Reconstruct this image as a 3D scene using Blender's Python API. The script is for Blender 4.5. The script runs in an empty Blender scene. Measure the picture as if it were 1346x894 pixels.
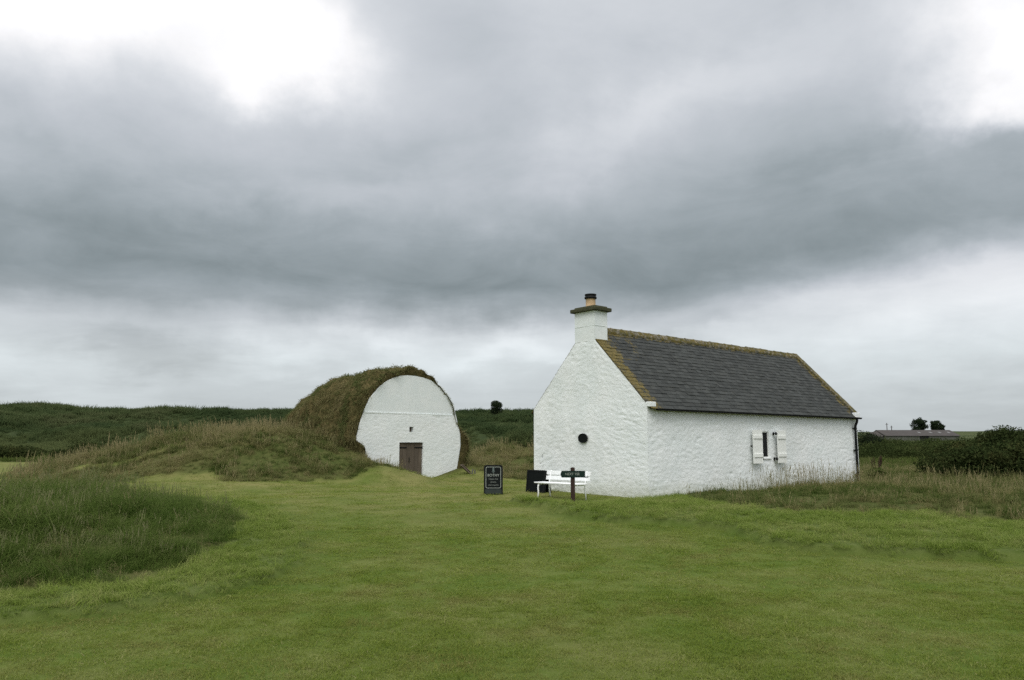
import bpy, bmesh, math, random
import numpy as np
from mathutils import Vector, Matrix

random.seed(5)
RNG = np.random.default_rng(11)
SC = bpy.context.scene
COL = SC.collection
PI = math.pi

# ------------------------------------------------------------------ noise
def _hash(ix, iy, seed):
    h = (ix.astype(np.int64) * 374761393 + iy.astype(np.int64) * 668265263 + seed * 144665) & 0xffffffff
    h = ((h ^ (h >> 13)) * 1274126177) & 0xffffffff
    h = h ^ (h >> 16)
    return (h & 0xffffff) / float(0x1000000)

def perlin(x, y, seed=0):
    x = np.asarray(x, float); y = np.asarray(y, float)
    ix = np.floor(x); iy = np.floor(y); fx = x - ix; fy = y - iy
    u = fx * fx * fx * (fx * (fx * 6 - 15) + 10); v = fy * fy * fy * (fy * (fy * 6 - 15) + 10)
    def g(dx, dy):
        a = _hash(ix + dx, iy + dy, seed) * 2 * PI
        return np.cos(a) * (fx - dx) + np.sin(a) * (fy - dy)
    return ((g(0, 0) * (1 - u) + g(1, 0) * u) * (1 - v) + (g(0, 1) * (1 - u) + g(1, 1) * u) * v) * 1.5

def fbm(x, y, seed=0, oct=4, gain=.5):
    s = 0; a = 1.; f = 1.
    for o in range(oct):
        s = s + a * perlin(np.asarray(x) * f, np.asarray(y) * f, seed + o * 17); a *= gain; f *= 2.03
    return s

def worley(x, y, seed=0):
    x = np.asarray(x, float); y = np.asarray(y, float)
    ix = np.floor(x); iy = np.floor(y)
    f1 = np.full(x.shape, 9.); f2 = np.full(x.shape, 9.)
    for dx in (-1, 0, 1):
        for dy in (-1, 0, 1):
            cx = ix + dx + .15 + .7 * _hash(ix + dx, iy + dy, seed); cy = iy + dy + .15 + .7 * _hash(ix + dx, iy + dy, seed + 7)
            d = np.hypot(x - cx, y - cy)
            f2 = np.minimum(np.maximum(d, f1), f2); f1 = np.minimum(f1, d)
    return f1, f2

def sm(a, b, x):
    t = np.clip((np.asarray(x, float) - a) / (b - a), 0, 1)
    return t * t * (3 - 2 * t)

def poly_sd(x, y, poly):
    """signed distance to a polygon, negative inside"""
    P = np.asarray(poly, float); x = np.asarray(x, float); y = np.asarray(y, float)
    d = np.full(x.shape, 1e9); ins = np.zeros(x.shape, bool)
    for i in range(len(P)):
        ax, ay = P[i]; bx, by = P[(i + 1) % len(P)]
        ex, ey = bx - ax, by - ay
        t = np.clip(((x - ax) * ex + (y - ay) * ey) / (ex * ex + ey * ey + 1e-12), 0, 1)
        d = np.minimum(d, np.hypot(x - ax - t * ex, y - ay - t * ey))
        c = (ay > y) != (by > y)
        with np.errstate(divide='ignore', invalid='ignore'):
            ins ^= c & (x < (bx - ax) * (y - ay) / (by - ay + 1e-12) + ax)
    return np.where(ins, -d, d)

# ------------------------------------------------------------------ frames
AZ = math.radians(49.5)                       # the cottage's long axis
CO = np.array([3.549, 21.0]); CZ = .25        # its near corner
CA = np.array([math.sin(AZ), math.cos(AZ)]); CB = np.array([-math.cos(AZ), math.sin(AZ)])
CL, CW = 11.43, 4.44
IAZ = math.radians(44)
IO = np.array([-4.2635, 34.0])
IA = np.array([math.sin(IAZ), math.cos(IAZ)]); IB = np.array([-math.cos(IAZ), math.sin(IAZ)])

# ------------------------------------------------------------------ terrain
def terrain(x, y):
    x = np.asarray(x, float); y = np.asarray(y, float)
    h = .22 * sm(8, 20, y) - .12 * sm(24, 33, y)
    h = h + .07 * fbm(x / 7, y / 7, 3, 3) * sm(2, 14, y) * (1 - sm(60, 90, y))
    # mound of long grass on the left
    d2 = ((x + 8.7) / 5.2) ** 2 + ((y - 12.7) / 4.6) ** 2
    h = h + .53 * np.clip(1 - d2, 0, 1) ** 1.1
    # ice house dune on the left
    crest = np.interp(x, [-26, -22.5, -21, -20, -18, -16, -13, -10, -5, -2, 0], [0, .05, .2, .6, 1.05, 1.25, 1.5, 1.75, 1.75, 1.0, 0])
    yc = 36.5 + .8 * np.sin(x * .5)
    prof = np.where(y < yc, sm(-8.0, 0, y - yc), 1 - sm(0, 11, y - yc))
    s_ = (x - IO[0]) * IA[0] + (y - IO[1]) * IA[1]; t_ = (x - IO[0]) * IB[0] + (y - IO[1]) * IB[1]
    prof = prof * (1 - sm(-3.4, -1.2, s_) * (1 - sm(.3, 1.5, t_)))
    h = h + crest * prof * (1 + .12 * fbm(x / 2.5, y / 2.5, 9, 3))
    # hummock in front of it
    d2 = ((x + 10.5) / 6.0) ** 2 + ((y - 27.5) / 3.6) ** 2
    h = h + .20 * np.clip(1 - d2, 0, 1) ** 1.5
    d2 = ((x + 5.0) / 3.4) ** 2 + ((y - 30.0) / 2.6) ** 2
    h = h + .08 * np.clip(1 - d2, 0, 1) ** 1.5
    # bank behind the two buildings
    h = h + 1.2 * sm(36.8, 46, y) * (1 - sm(47, 62, y)) * sm(-4.0, -.8, x) * (1 - sm(10, 20, x)) * (1 + .1 * fbm(x / 2, y / 2, 5, 3))
    # right rough: small mounds
    d2 = ((x - 9.0) / 4.5) ** 2 + ((y - 20.0) / 3.2) ** 2
    h = h + .12 * np.clip(1 - d2, 0, 1) ** 1.5
    # hollow in front of the ice house
    s = (x - IO[0]) * IA[0] + (y - IO[1]) * IA[1]; t = (x - IO[0]) * IB[0] + (y - IO[1]) * IB[1]
    g = np.interp(s, [-9, -6, -3.5, -2.4, -1.5, -.63, .08, .7, 1.45, 2.6, 3.6, 5], [.5, .6, 1.0, .86, .7, .44, .2, .1, .26, .56, .85, .9])
    W = sm(-5.2, -.6, t) * (1 - sm(3, 9, t)) * sm(-9, -4.5, s) * (1 - sm(3.4, 6.5, s))
    W = np.where(t < 0, sm(-4.2, -.3, t - .25 * np.clip(s, -1, 3)) * sm(-5.0, -2.9, s) * (1 - sm(3.2, 5.5, s)), W)
    h = h * (1 - W) + g * W
    h = np.maximum(h, 2.05 * sm(-4.4, 2.8, t + .25 * (s + 3)) * sm(-12, -5.5, s) * (1 - sm(-2.7, -1.9, s)) * (1 - sm(8, 13, t)) * (1 + .06 * fbm(x / 1.8, y / 1.8, 11, 3)))
    # level round the cottage
    u = (x - CO[0]) * CA[0] + (y - CO[1]) * CA[1]; v = (x - CO[0]) * CB[0] + (y - CO[1]) * CB[1]
    dx = np.maximum(np.maximum(-u, u - CL), 0); dy = np.maximum(np.maximum(-v, v - CW), 0)
    W = 1 - sm(.3, 2.2, np.hypot(dx, dy))
    lev = .20 + .085 * np.clip(v, 0, CW) / CW - .10 * np.clip(u, 0, CL) / CL + .06 * np.sin(u * 1.1) * (dx < .01)
    h = h * (1 - W) + lev * W
    # mown edge: the semi rough stands a hand higher than the fairway
    # escarpment far behind
    top = np.interp(x, [-300, -106, -99, -95, -89, -76, -30, 4, 30, 50, 85], [8.9, 8.9, 9.3, 9.2, 8.2, 8.4, 8.35, 8.4, 7.9, 6, 0])
    top = top + .18 * fbm(x / 9, 0 * x + 2.2, 21, 3)
    yy = y + 5 * fbm(x / 26, y / 60, 31, 3)
    e = np.clip((yy - 104) / 60, 0, 1)
    esc = top * (e ** 1.35) * (1 - .0 * e)
    esc = esc + 1.7 * np.sin(PI * e) * fbm(x / 17, y / 20, 41, 5)
    h = h + esc
    # far fields
    h = h + (7.0 + .6 * fbm(x / 60, y / 60, 51, 2)) * sm(180, 340, y) * sm(20, 90, x)
    return h

MOUND = [(-5.5, 8.4), (-4.3, 9.0), (-3.9, 10.6), (-4.2, 12.6), (-5.0, 14.8), (-7, 16.6), (-9, 17.3), (-13, 17), (-17, 14), (-17, 9.5), (-9, 7.7)]
SEMI_L = [(-4.9, 7.2), (-3.9, 7.75), (-3.0, 8.8), (-2.85, 10.6), (-3.3, 13), (-4.6, 16), (-6.4, 19), (-9, 20.5), (-20, 20), (-24, 8), (-10, 6.5)]
SEMI_R = [(0.0, 20.0), (.75, 17.9), (1.33, 16), (2.15, 14.6), (3.1, 14.25), (3.6, 13.9), (3.9, 12.4), (4.4, 11.7), (5.8, 11.5), (7.2, 11.2), (12, 10.5), (30, 10), (40, 30), (9, 24), (3.8, 20.2), (2.6, 19.0), (2.0, 17.9), (1.0, 18.2), (.2, 20.1)]
ROUGH_R = [(4.3, 21.1), (4.3, 18.6), (4.6, 17.2), (5.2, 16.2), (6.5, 15.9), (8, 15.9), (9.6, 14.7), (16, 13.5), (45, 22), (75, 62), (18, 62), (12, 36), (12.6, 29), (12.4, 28.7)]
ROUGH_D = [(-21.5, 37), (-20.5, 32.5), (-17.6, 28.4), (-15.4, 28.1), (-13.2, 28.9), (-11.2, 28.6), (-9.8, 27.7), (-8.4, 27.6), (-6.8, 28.6), (-5.4, 30.0), (-4.5, 31.2), (-4.6, 32.8), (-5.6, 33.2), (-2.6, 35.4), (-1.9, 35.7), (1.2, 33.9), (2.8, 34.2), (9, 38), (14, 36), (18, 62), (-23, 62), (-23, 42)]
STRIP_D = [(-17.5, 31.6), (-14, 31.9), (-11.6, 33.0), (-11.8, 33.5), (-14, 32.6), (-17.5, 32.2)]
FAIR_FAR = [(-24, 37), (-80, 37), (-80, 72), (-60, 78), (-30, 66), (-26, 50)]

def cover(x, y):
    x = np.asarray(x, float); y = np.asarray(y, float)
    w = .45 * fbm(x / 1.1, y / 1.1, 61, 3)
    wl = .10 * fbm(x / 1.6, y / 1.6, 71, 2)
    mound = 1 - sm(-.25, .15, poly_sd(x, y, MOUND) + .6 * w)
    semi = np.maximum(1 - sm(-.05, .05, poly_sd(x, y, SEMI_L) + wl), 1 - sm(-.05, .05, poly_sd(x, y, SEMI_R) + wl))
    rr = 1 - sm(-.35, .25, poly_sd(x, y, ROUGH_R) + w)
    rd = 1 - sm(-.4, .3, poly_sd(x, y, ROUGH_D) + w)
    rd = rd * (1 - (1 - sm(-.3, .4, poly_sd(x, y, STRIP_D) + w)))
    far = sm(58, 66, y)
    fair = 1 - sm(-1, 1, poly_sd(x, y, FAIR_FAR))
    rough = np.maximum.reduce([mound, rr, rd, far]) * (1 - fair)
    hill = sm(99, 112, y + 5 * fbm(x / 26, y / 60, 31, 3)) * (1 - sm(40, 80, x))
    dry = np.clip(.5 + .9 * fbm(x / 4.5, y / 4.5, 81, 4), 0, 1)
    semi = semi * (1 - rough)
    return mound, rr, rd, rough, semi, hill, dry, fair

# ------------------------------------------------------------------ node helpers
class NT:
    def __init__(s, tree):
        s.t = tree; s.n = tree.nodes; s.l = tree.links
    def add(s, typ, ins=None, **kw):
        nd = s.n.new(typ)
        for k, v in kw.items(): setattr(nd, k, v)
        for k, v in (ins or {}).items(): s.set(nd, k, v)
        return nd
    def set(s, nd, k, v):
        sock = nd.inputs[k]
        if isinstance(v, bpy.types.NodeSocket): s.l.new(v, sock)
        elif isinstance(v, bpy.types.Node): s.l.new(v.outputs[0], sock)
        else: sock.default_value = v
    def math(s, op, a, b=0., clamp=False):
        return s.add('ShaderNodeMath', {0: a, 1: b}, operation=op, use_clamp=clamp).outputs[0]
    def noise(s, vec, scale, detail=4., rough=.55, dist=0.):
        nd = s.add('ShaderNodeTexNoise', {'Scale': scale, 'Detail': detail, 'Roughness': rough, 'Distortion': dist})
        if vec is not None: s.set(nd, 'Vector', vec)
        return nd.outputs['Fac']
    def ramp(s, fac, stops):
        nd = s.add('ShaderNodeValToRGB'); s.set(nd, 0, fac); cr = nd.color_ramp
        while len(cr.elements) < len(stops): cr.elements.new(.5)
        for e, (p, c) in zip(cr.elements, stops):
            e.position = p; e.color = (c, c, c, 1) if not hasattr(c, '__len__') else (*c, 1)
        return nd.outputs[0]
    def mix(s, fac, a, b, blend='MIX'):
        nd = s.add('ShaderNodeMix', data_type='RGBA', blend_type=blend)
        s.set(nd, 0, fac)
        for i, v in ((6, a), (7, b)):
            s.set(nd, i, (*v, 1) if isinstance(v, tuple) and len(v) == 3 else v)
        return nd.outputs[2]
    def rng(s, v, a, b, c=0., d=1.):
        return s.add('ShaderNodeMapRange', {0: v, 1: a, 2: b, 3: c, 4: d}, clamp=True).outputs[0]

def material(name, build, rough=.8, spec=.3, bump=None):
    m = bpy.data.materials.new(name); m.use_nodes = True
    nt = NT(m.node_tree); nt.n.clear()
    out = nt.add('ShaderNodeOutputMaterial')
    bs = nt.add('ShaderNodeBsdfPrincipled', {'Roughness': rough, 'Specular IOR Level': spec})
    nt.l.new(bs.outputs[0], out.inputs[0])
    r = build(nt)
    col, bmp = (r if isinstance(r, list) else [r, None])
    nt.set(bs, 'Base Color', (*col, 1) if isinstance(col, tuple) else col)
    if bmp is not None:
        b = nt.add('ShaderNodeBump', {'Height': bmp[0], 'Strength': bmp[1], 'Distance': bmp[2]})
        nt.l.new(b.outputs[0], bs.inputs['Normal'])
    m['bsdf'] = bs.name
    return m

def objc(nt): return nt.add('ShaderNodeTexCoord').outputs['Object']
def wpos(nt): return nt.add('ShaderNodeNewGeometry').outputs['Position']

def paint(name, c, rough=.55, var=.12, scale=14., spec=.3):
    def b(nt):
        n = nt.noise(objc(nt), scale, 5)
        return [nt.mix(nt.rng(n, .3, .7), tuple(k * (1 - var) for k in c), tuple(min(1, k * (1 + var)) for k in c)), (n, .15, .01)]
    return material(name, b, rough, spec)

def m_white(nt):
    p = objc(nt)
    n1 = nt.noise(p, 1.1, 5); n2 = nt.noise(p, 9, 6, .65); n3 = nt.noise(p, 45, 3)
    c = nt.mix(nt.rng(n1, .35, .7), (.76, .805, .795), (.825, .85, .84))
    c = nt.mix(nt.rng(n2, .56, .74, 0, .30), c, (.56, .60, .57))
    sep = nt.add('ShaderNodeSeparateXYZ'); nt.set(sep, 0, p)
    st = nt.noise(p, .45, 5, .7); c = nt.mix(nt.rng(st, .52, .70, 0, .35), c, (.60, .63, .60))
    pit = nt.noise(p, 22, 4, .6); c = nt.mix(nt.rng(pit, .66, .76, 0, .5), c, (.42, .46, .45))
    foot = nt.math('ADD', sep.outputs[2], nt.math('MULTIPLY', nt.math('SUBTRACT', n2, .5), .9))
    c = nt.mix(nt.rng(foot, .42, .0, 0, .6), c, (.42, .44, .34))
    mp = nt.add('ShaderNodeMapping', {'Scale': (1, 1, 1.7)}); nt.set(mp, 0, p)
    n4 = nt.noise(mp.outputs[0], 7.5, 8, .68, .3)
    h = nt.math('ADD', nt.math('MULTIPLY', n4, 1.2), nt.math('MULTIPLY', n3, .25))
    return [c, (h, .5, .03)]
M_WHITE = material('whitewashed_rubble', m_white, .85, .2)
def m_smooth(nt):
    p = objc(nt); n1 = nt.noise(p, 1.6, 5); n2 = nt.noise(p, 16, 5, .6)
    c = nt.mix(nt.rng(n1, .35, .7), (.70, .75, .74), (.77, .80, .785))
    c = nt.mix(nt.rng(n2, .6, .75, 0, .25), c, (.55, .60, .58))
    return [c, (n2, .25, .012)]
M_SMOOTH = material('whitewashed_render', m_smooth, .85, .2)

def m_slate(nt):
    p = objc(nt); rnd = nt.add('ShaderNodeAttribute', attribute_name='tone').outputs['Fac']
    moss = nt.add('ShaderNodeAttribute', attribute_name='moss').outputs['Fac']
    n = nt.noise(p, 7, 6, .65); n2 = nt.noise(p, 28, 5, .7); n3 = nt.noise(p, 2.6, 6, .7)
    c = nt.mix(rnd, (.0215, .0245, .0225), (.043, .0475, .0445))
    c = nt.mix(nt.rng(n, .5, .75, 0, .5), c, (.065, .066, .054))
    c = nt.mix(nt.rng(n2, .63, .72, 0, .6), c, (.15, .155, .145))
    n5 = nt.noise(p, 9, 6, .75)
    mm = nt.math('ADD', moss, nt.math('ADD', nt.math('MULTIPLY', nt.math('SUBTRACT', n3, .5), 1.7), nt.math('MULTIPLY', nt.math('SUBTRACT', n5, .5), 1.6)))
    c = nt.mix(nt.rng(mm, .46, .74, 0, .85), c, nt.mix(nt.rng(n2, .38, .62), (.040, .044, .014), (.21, .15, .034)))
    return [c, (n2, .3, .006)]
M_SLATE = material('roof_slate', m_slate, .72, .2)
def m_moss(nt):
    p = objc(nt); n = nt.noise(p, 4.5, 6, .7); n2 = nt.noise(p, 30, 5, .7); n3 = nt.noise(p, 11, 4)
    c = nt.mix(nt.rng(n, .35, .65), (.052, .054, .018), (.150, .115, .036))
    c = nt.mix(nt.rng(nt.noise(p, 5.5, 6, .75), .47, .58, 0, .85), c, (.080, .083, .074))
    c = nt.mix(nt.rng(n3, .52, .7, 0, .85), c, (.27, .235, .17))
    c = nt.mix(nt.rng(n2, .5, .75, 0, .6), c, (.04, .042, .02))
    return [c, (n2, .6, .02)]
M_MOSS = material('mossy_stone', m_moss, .95, .1)
def m_capstone(nt):
    p = objc(nt); n = nt.noise(p, 6, 6, .7); n2 = nt.noise(p, 30, 5, .7)
    c = nt.mix(nt.rng(n, .35, .65), (.04, .046, .026), (.085, .085, .05))
    c = nt.mix(nt.rng(n2, .55, .75, 0, .6), c, (.15, .12, .04))
    return [c, (n2, .5, .02)]
M_CAP = material('dark_mossy_capstone', m_capstone, .95, .1)
def m_clay(nt):
    p = objc(nt); n = nt.noise(p, 9, 5)
    return nt.mix(nt.rng(n, .3, .7), (.36, .25, .135), (.50, .37, .22))
M_CLAY = material('buff_clay', m_clay, .85)
M_BLACK = paint('black_painted_metal', (.008, .009, .009), .55, spec=.15)
M_BOARD = paint('black_board', (.005, .007, .0065), .7, spec=.12)
M_BOARDGREY = paint('dark_grey_plastic', (.030, .038, .034), .7, spec=.15)
M_CHALK = paint('pale_lettering', (.32, .35, .31), .8)
M_DIM = paint('faded_lettering', (.17, .19, .17), .8)
M_CREST = paint('faint_emblem', (.10, .13, .12), .8)
M_PAINT = paint('white_gloss_paint', (.82, .84, .83), .4, .04)
M_CREAM = paint('cream_shutter_paint', (.79, .81, .77), .6, .06)
M_SIGN = paint('dark_green_paint', (.006, .021, .015), .55, spec=.2)
M_DARK = paint('dark_interior', (.006, .006, .007), .8)
M_GLASS = paint('dark_window_glass', (.008, .009, .010), .35, .1, 5, .12)
def m_wood(nt, a=(.080, .063, .046), b=(.185, .152, .118)):
    p = objc(nt)
    mp = nt.add('ShaderNodeMapping', {'Scale': (22, 22, 1.2)}); nt.set(mp, 0, p)
    n = nt.noise(mp.outputs[0], 1.0, 6, .65, .4); tone = nt.add('ShaderNodeAttribute', attribute_name='tone').outputs['Fac']
    c = nt.mix(nt.rng(n, .3, .7), a, b)
    c = nt.mix(nt.math('MULTIPLY', tone, .45), c, (.055, .046, .036))
    return [c, (n, .5, .01)]
M_WOOD = material('weathered_planks', m_wood, .85, .15)
M_POST = material('dark_brown_timber', lambda nt: m_wood(nt, (.022, .012, .009), (.05, .027, .02)), .7, .2)
M_RUST = paint('rusty_brown_stalk', (.050, .028, .018), .9, .4, 30)
M_TIN = paint('galvanised_tin', (.12, .12, .115), .6)

def m_ground(nt):
    p = wpos(nt)
    A = lambda k: nt.add('ShaderNodeAttribute', attribute_name=k).outputs['Fac']
    big = nt.noise(p, .22, 5, .6); mid = nt.noise(p, .9, 5, .6); fine = nt.noise(p, 26, 6, .7); vf = nt.noise(p, 120, 3, .7); tuf = nt.noise(p, 6, 5, .65)
    c = nt.mix(nt.rng(mid, .40, .60), (.070, .108, .017), (.110, .134, .034))
    c = nt.mix(nt.rng(big, .48, .68, 0, .6), c, (.125, .122, .044))
    c = nt.mix(nt.rng(tuf, .50, .72, 0, .4), c, (.052, .080, .013))
    c = nt.mix(nt.rng(fine, .52, .74, 0, .55), c, (.165, .180, .07))
    c = nt.mix(nt.rng(vf, .55, .40, 0, .3), c, (.04, .06, .01))
    tan = nt.noise(p, .6, 4, .6)
    c = nt.mix(nt.math('MULTIPLY', A('far'), nt.rng(tan, .40, .64, .15, .7)), c, (.185, .170, .066))
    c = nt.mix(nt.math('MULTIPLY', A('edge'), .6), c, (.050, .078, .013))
    s = nt.mix(nt.rng(tuf, .4, .65), (.055, .080, .016), (.090, .112, .034))
    c = nt.mix(A('semi'), c, s)
    r = nt.mix(nt.rng(tuf, .35, .65), (.036, .052, .012), (.070, .080, .024))
    r = nt.mix(nt.math('MULTIPLY', A('dry'), .4), r, (.11, .095, .04))
    c = nt.mix(A('rough'), c, r)
    hn = nt.noise(p, .10, 6, .65); hn2 = nt.noise(p, .6, 6, .7)
    hc = nt.mix(nt.rng(hn, .38, .66), (.026, .040, .015), (.050, .064, .024))
    hc = nt.mix(nt.rng(hn2, .5, .72, 0, .6), hc, (.018, .028, .012))
    c = nt.mix(A('hill'), c, hc)
    f = nt.mix(nt.rng(hn, .4, .6), (.042, .058, .022), (.065, .078, .032))
    c = nt.mix(A('field'), c, f)
    hh = nt.math('ADD', nt.math('MULTIPLY', fine, .5), nt.math('MULTIPLY', tuf, .6))
    return [c, (hh, .55, .03)]
M_GROUND = material('links_turf', m_ground, .95, .05)

def grass_mat(name, cols, tipc, tip=.5, pos_scale=.5, transl=.5, up=0., wts=(.55, .25, .35), tan=None, low=None):
    """blades: colour by place (world position), by clump and a dry tip"""
    m = bpy.data.materials.new(name); m.use_nodes = True
    nt = NT(m.node_tree); nt.n.clear()
    out = nt.add('ShaderNodeOutputMaterial')
    p = wpos(nt); r = nt.add('ShaderNodeObjectInfo').outputs['Random']
    k = nt.add('ShaderNodeAttribute', attribute_name='tip').outputs['Fac']
    q = nt.add('ShaderNodeAttribute', attribute_name='tone').outputs['Fac']
    n = nt.noise(p, pos_scale, 4, .6); n2 = nt.noise(p, pos_scale * 5, 4, .6)
    v = nt.math('ADD', nt.math('MULTIPLY', nt.rng(n, .34, .66), wts[0]), nt.math('ADD', nt.math('MULTIPLY', r, wts[1]), nt.math('MULTIPLY', q, wts[2])))
    v = nt.math('ADD', v, nt.math('MULTIPLY', nt.math('SUBTRACT', n2, .5), .7), True)
    st = [(i / (len(cols) - 1), c) for i, c in enumerate(cols)]
    c = nt.ramp(v, st)
    if tan: c = nt.mix(nt.rng(nt.noise(p, 1.1, 5, .65), .50, .66, 0, .6), c, tan)
    if low:
        sz = nt.add('ShaderNodeSeparateXYZ'); nt.set(sz, 0, p)
        hz = nt.math('ADD', sz.outputs[2], nt.math('MULTIPLY', nt.math('SUBTRACT', nt.noise(p, .09, 5, .6), .5), 9.))
        c = nt.mix(nt.rng(hz, 4.6, 1.2), c, low)
    c = nt.mix(nt.math('MULTIPLY', nt.math('POWER', k, 1.6), tip), c, tipc)
    gn = nt.add('ShaderNodeNewGeometry').outputs['Normal']
    va = nt.add('ShaderNodeVectorMath', operation='SCALE'); nt.set(va, 0, gn); nt.set(va, 'Scale', 1 - up)
    vb = nt.add('ShaderNodeVectorMath', operation='ADD'); nt.set(vb, 0, va.outputs[0]); nt.set(vb, 1, (0, 0, up))
    vn = nt.add('ShaderNodeVectorMath', operation='NORMALIZE'); nt.set(vn, 0, vb.outputs[0])
    d = nt.add('ShaderNodeBsdfDiffuse'); nt.set(d, 0, c); nt.set(d, 'Normal', vn.outputs[0])
    t = nt.add('ShaderNodeBsdfTranslucent'); nt.set(t, 0, c)
    mx = nt.add('ShaderNodeMixShader', {0: transl}); nt.l.new(d.outputs[0], mx.inputs[1]); nt.l.new(t.outputs[0], mx.inputs[2])
    nt.l.new(mx.outputs[0], out.inputs[0])
    return m
G_LAWN = grass_mat('mown_blades', [(.090, .146, .014), (.142, .202, .025), (.192, .240, .044), (.33, .34, .14)], (.30, .315, .14), .30, .45, .5, 0., (.42, .22, .50), (.20, .178, .060))
G_CLIP = grass_mat('dry_clippings', [(.24, .22, .10), (.34, .31, .16)], (.36, .33, .18), .2, 1., .5, 0.)
G_SEMI = grass_mat('first_cut_blades', [(.072, .130, .012), (.128, .196, .025), (.19, .255, .050), (.30, .31, .115)], (.30, .33, .135), .38, .8, .5, 0., (.45, .25, .45))
G_ROUGH = grass_mat('rough_blades', [(.036, .066, .011), (.060, .096, .019), (.086, .118, .031), (.135, .138, .052)], (.20, .195, .09), .25, .45)
G_MOUND = grass_mat('mound_blades', [(.034, .072, .010), (.060, .108, .017), (.094, .140, .029), (.26, .24, .14)], (.22, .245, .10), .3, .8, .5, 0., (.45, .2, .33))
G_DRY = grass_mat('dry_blades', [(.078, .108, .024), (.128, .142, .044), (.19, .178, .070), (.27, .235, .115)], (.34, .30, .17), .4, .3, .5)
G_HILL = grass_mat('hill_growth', [(.022, .046, .018), (.044, .074, .028), (.074, .106, .040), (.105, .125, .055)], (.13, .14, .075), .25, .055, .5, 0., (.85, .12, .2), None, (.105, .130, .048))
G_TURF = grass_mat('turf_blades', [(.046, .088, .019), (.088, .116, .034), (.148, .146, .055), (.225, .20, .10)], (.30, .26, .15), .35, .75, .5, 0., (.8, .15, .3))
G_GORSE = grass_mat('gorse_needles', [(.012, .022, .008), (.022, .034, .011), (.036, .048, .016), (.060, .062, .022)], (.06, .07, .03), .2, 1.2, .15)
G_THICK = grass_mat('thicket_needles', [(.014, .024, .008), (.028, .044, .013), (.050, .068, .022), (.085, .09, .034)], (.10, .11, .045), .3, .35, .2)
G_PINE = grass_mat('dark_needles', [(.010, .018, .010), (.018, .028, .014), (.028, .04, .02)], (.04, .05, .03), .2, .3, .1)
def m_soil(nt):
    p = objc(nt); n = nt.noise(p, 3.5, 6, .7); n2 = nt.noise(p, 16, 5, .7)
    c = nt.mix(nt.rng(n, .35, .65), (.062, .058, .021), (.125, .10, .044))
    c = nt.mix(nt.rng(n2, .5, .75, 0, .7), c, (.022, .022, .01))
    return [c, (n2, .9, .08)]
M_SOIL = material('turf_and_soil', m_soil, 1., .05)
M_BARK = paint('dark_bark', (.05, .04, .03), .95, .4, 20)

# ------------------------------------------------------------------ mesh helpers
def link(o, parent=None):
    COL.objects.link(o)
    if parent is not None: o.parent = parent
    return o

def mesh(name, V, F, mat, parent=None, smooth=False, attrs=None, face_attrs=None):
    me = bpy.data.meshes.new(name)
    me.from_pydata([tuple(v) for v in V], [], [tuple(f) for f in F])
    if smooth: me.polygons.foreach_set('use_smooth', [True] * len(me.polygons))
    for k, a in (attrs or {}).items():
        at = me.attributes.new(k, 'FLOAT', 'POINT'); at.data.foreach_set('value', np.asarray(a, np.float32).ravel())
    for k, a in (face_attrs or {}).items():
        at = me.attributes.new(k, 'FLOAT', 'FACE'); at.data.foreach_set('value', np.asarray(a, np.float32).ravel())
    me.materials.append(mat); me.update()
    return link(bpy.data.objects.new(name, me), parent)

def tag(o, label, cat, group=None, kind=None):
    o['label'] = label; o['category'] = cat
    if group: o['group'] = group
    if kind: o['kind'] = kind
    return o

def thing(name, label, cat, loc=(0, 0, 0), rz=0., group=None):
    o = bpy.data.objects.new(name, None); link(o); o.location = loc; o.rotation_euler = (0, 0, rz); o.empty_display_size = .3
    return tag(o, label, cat, group)

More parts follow.
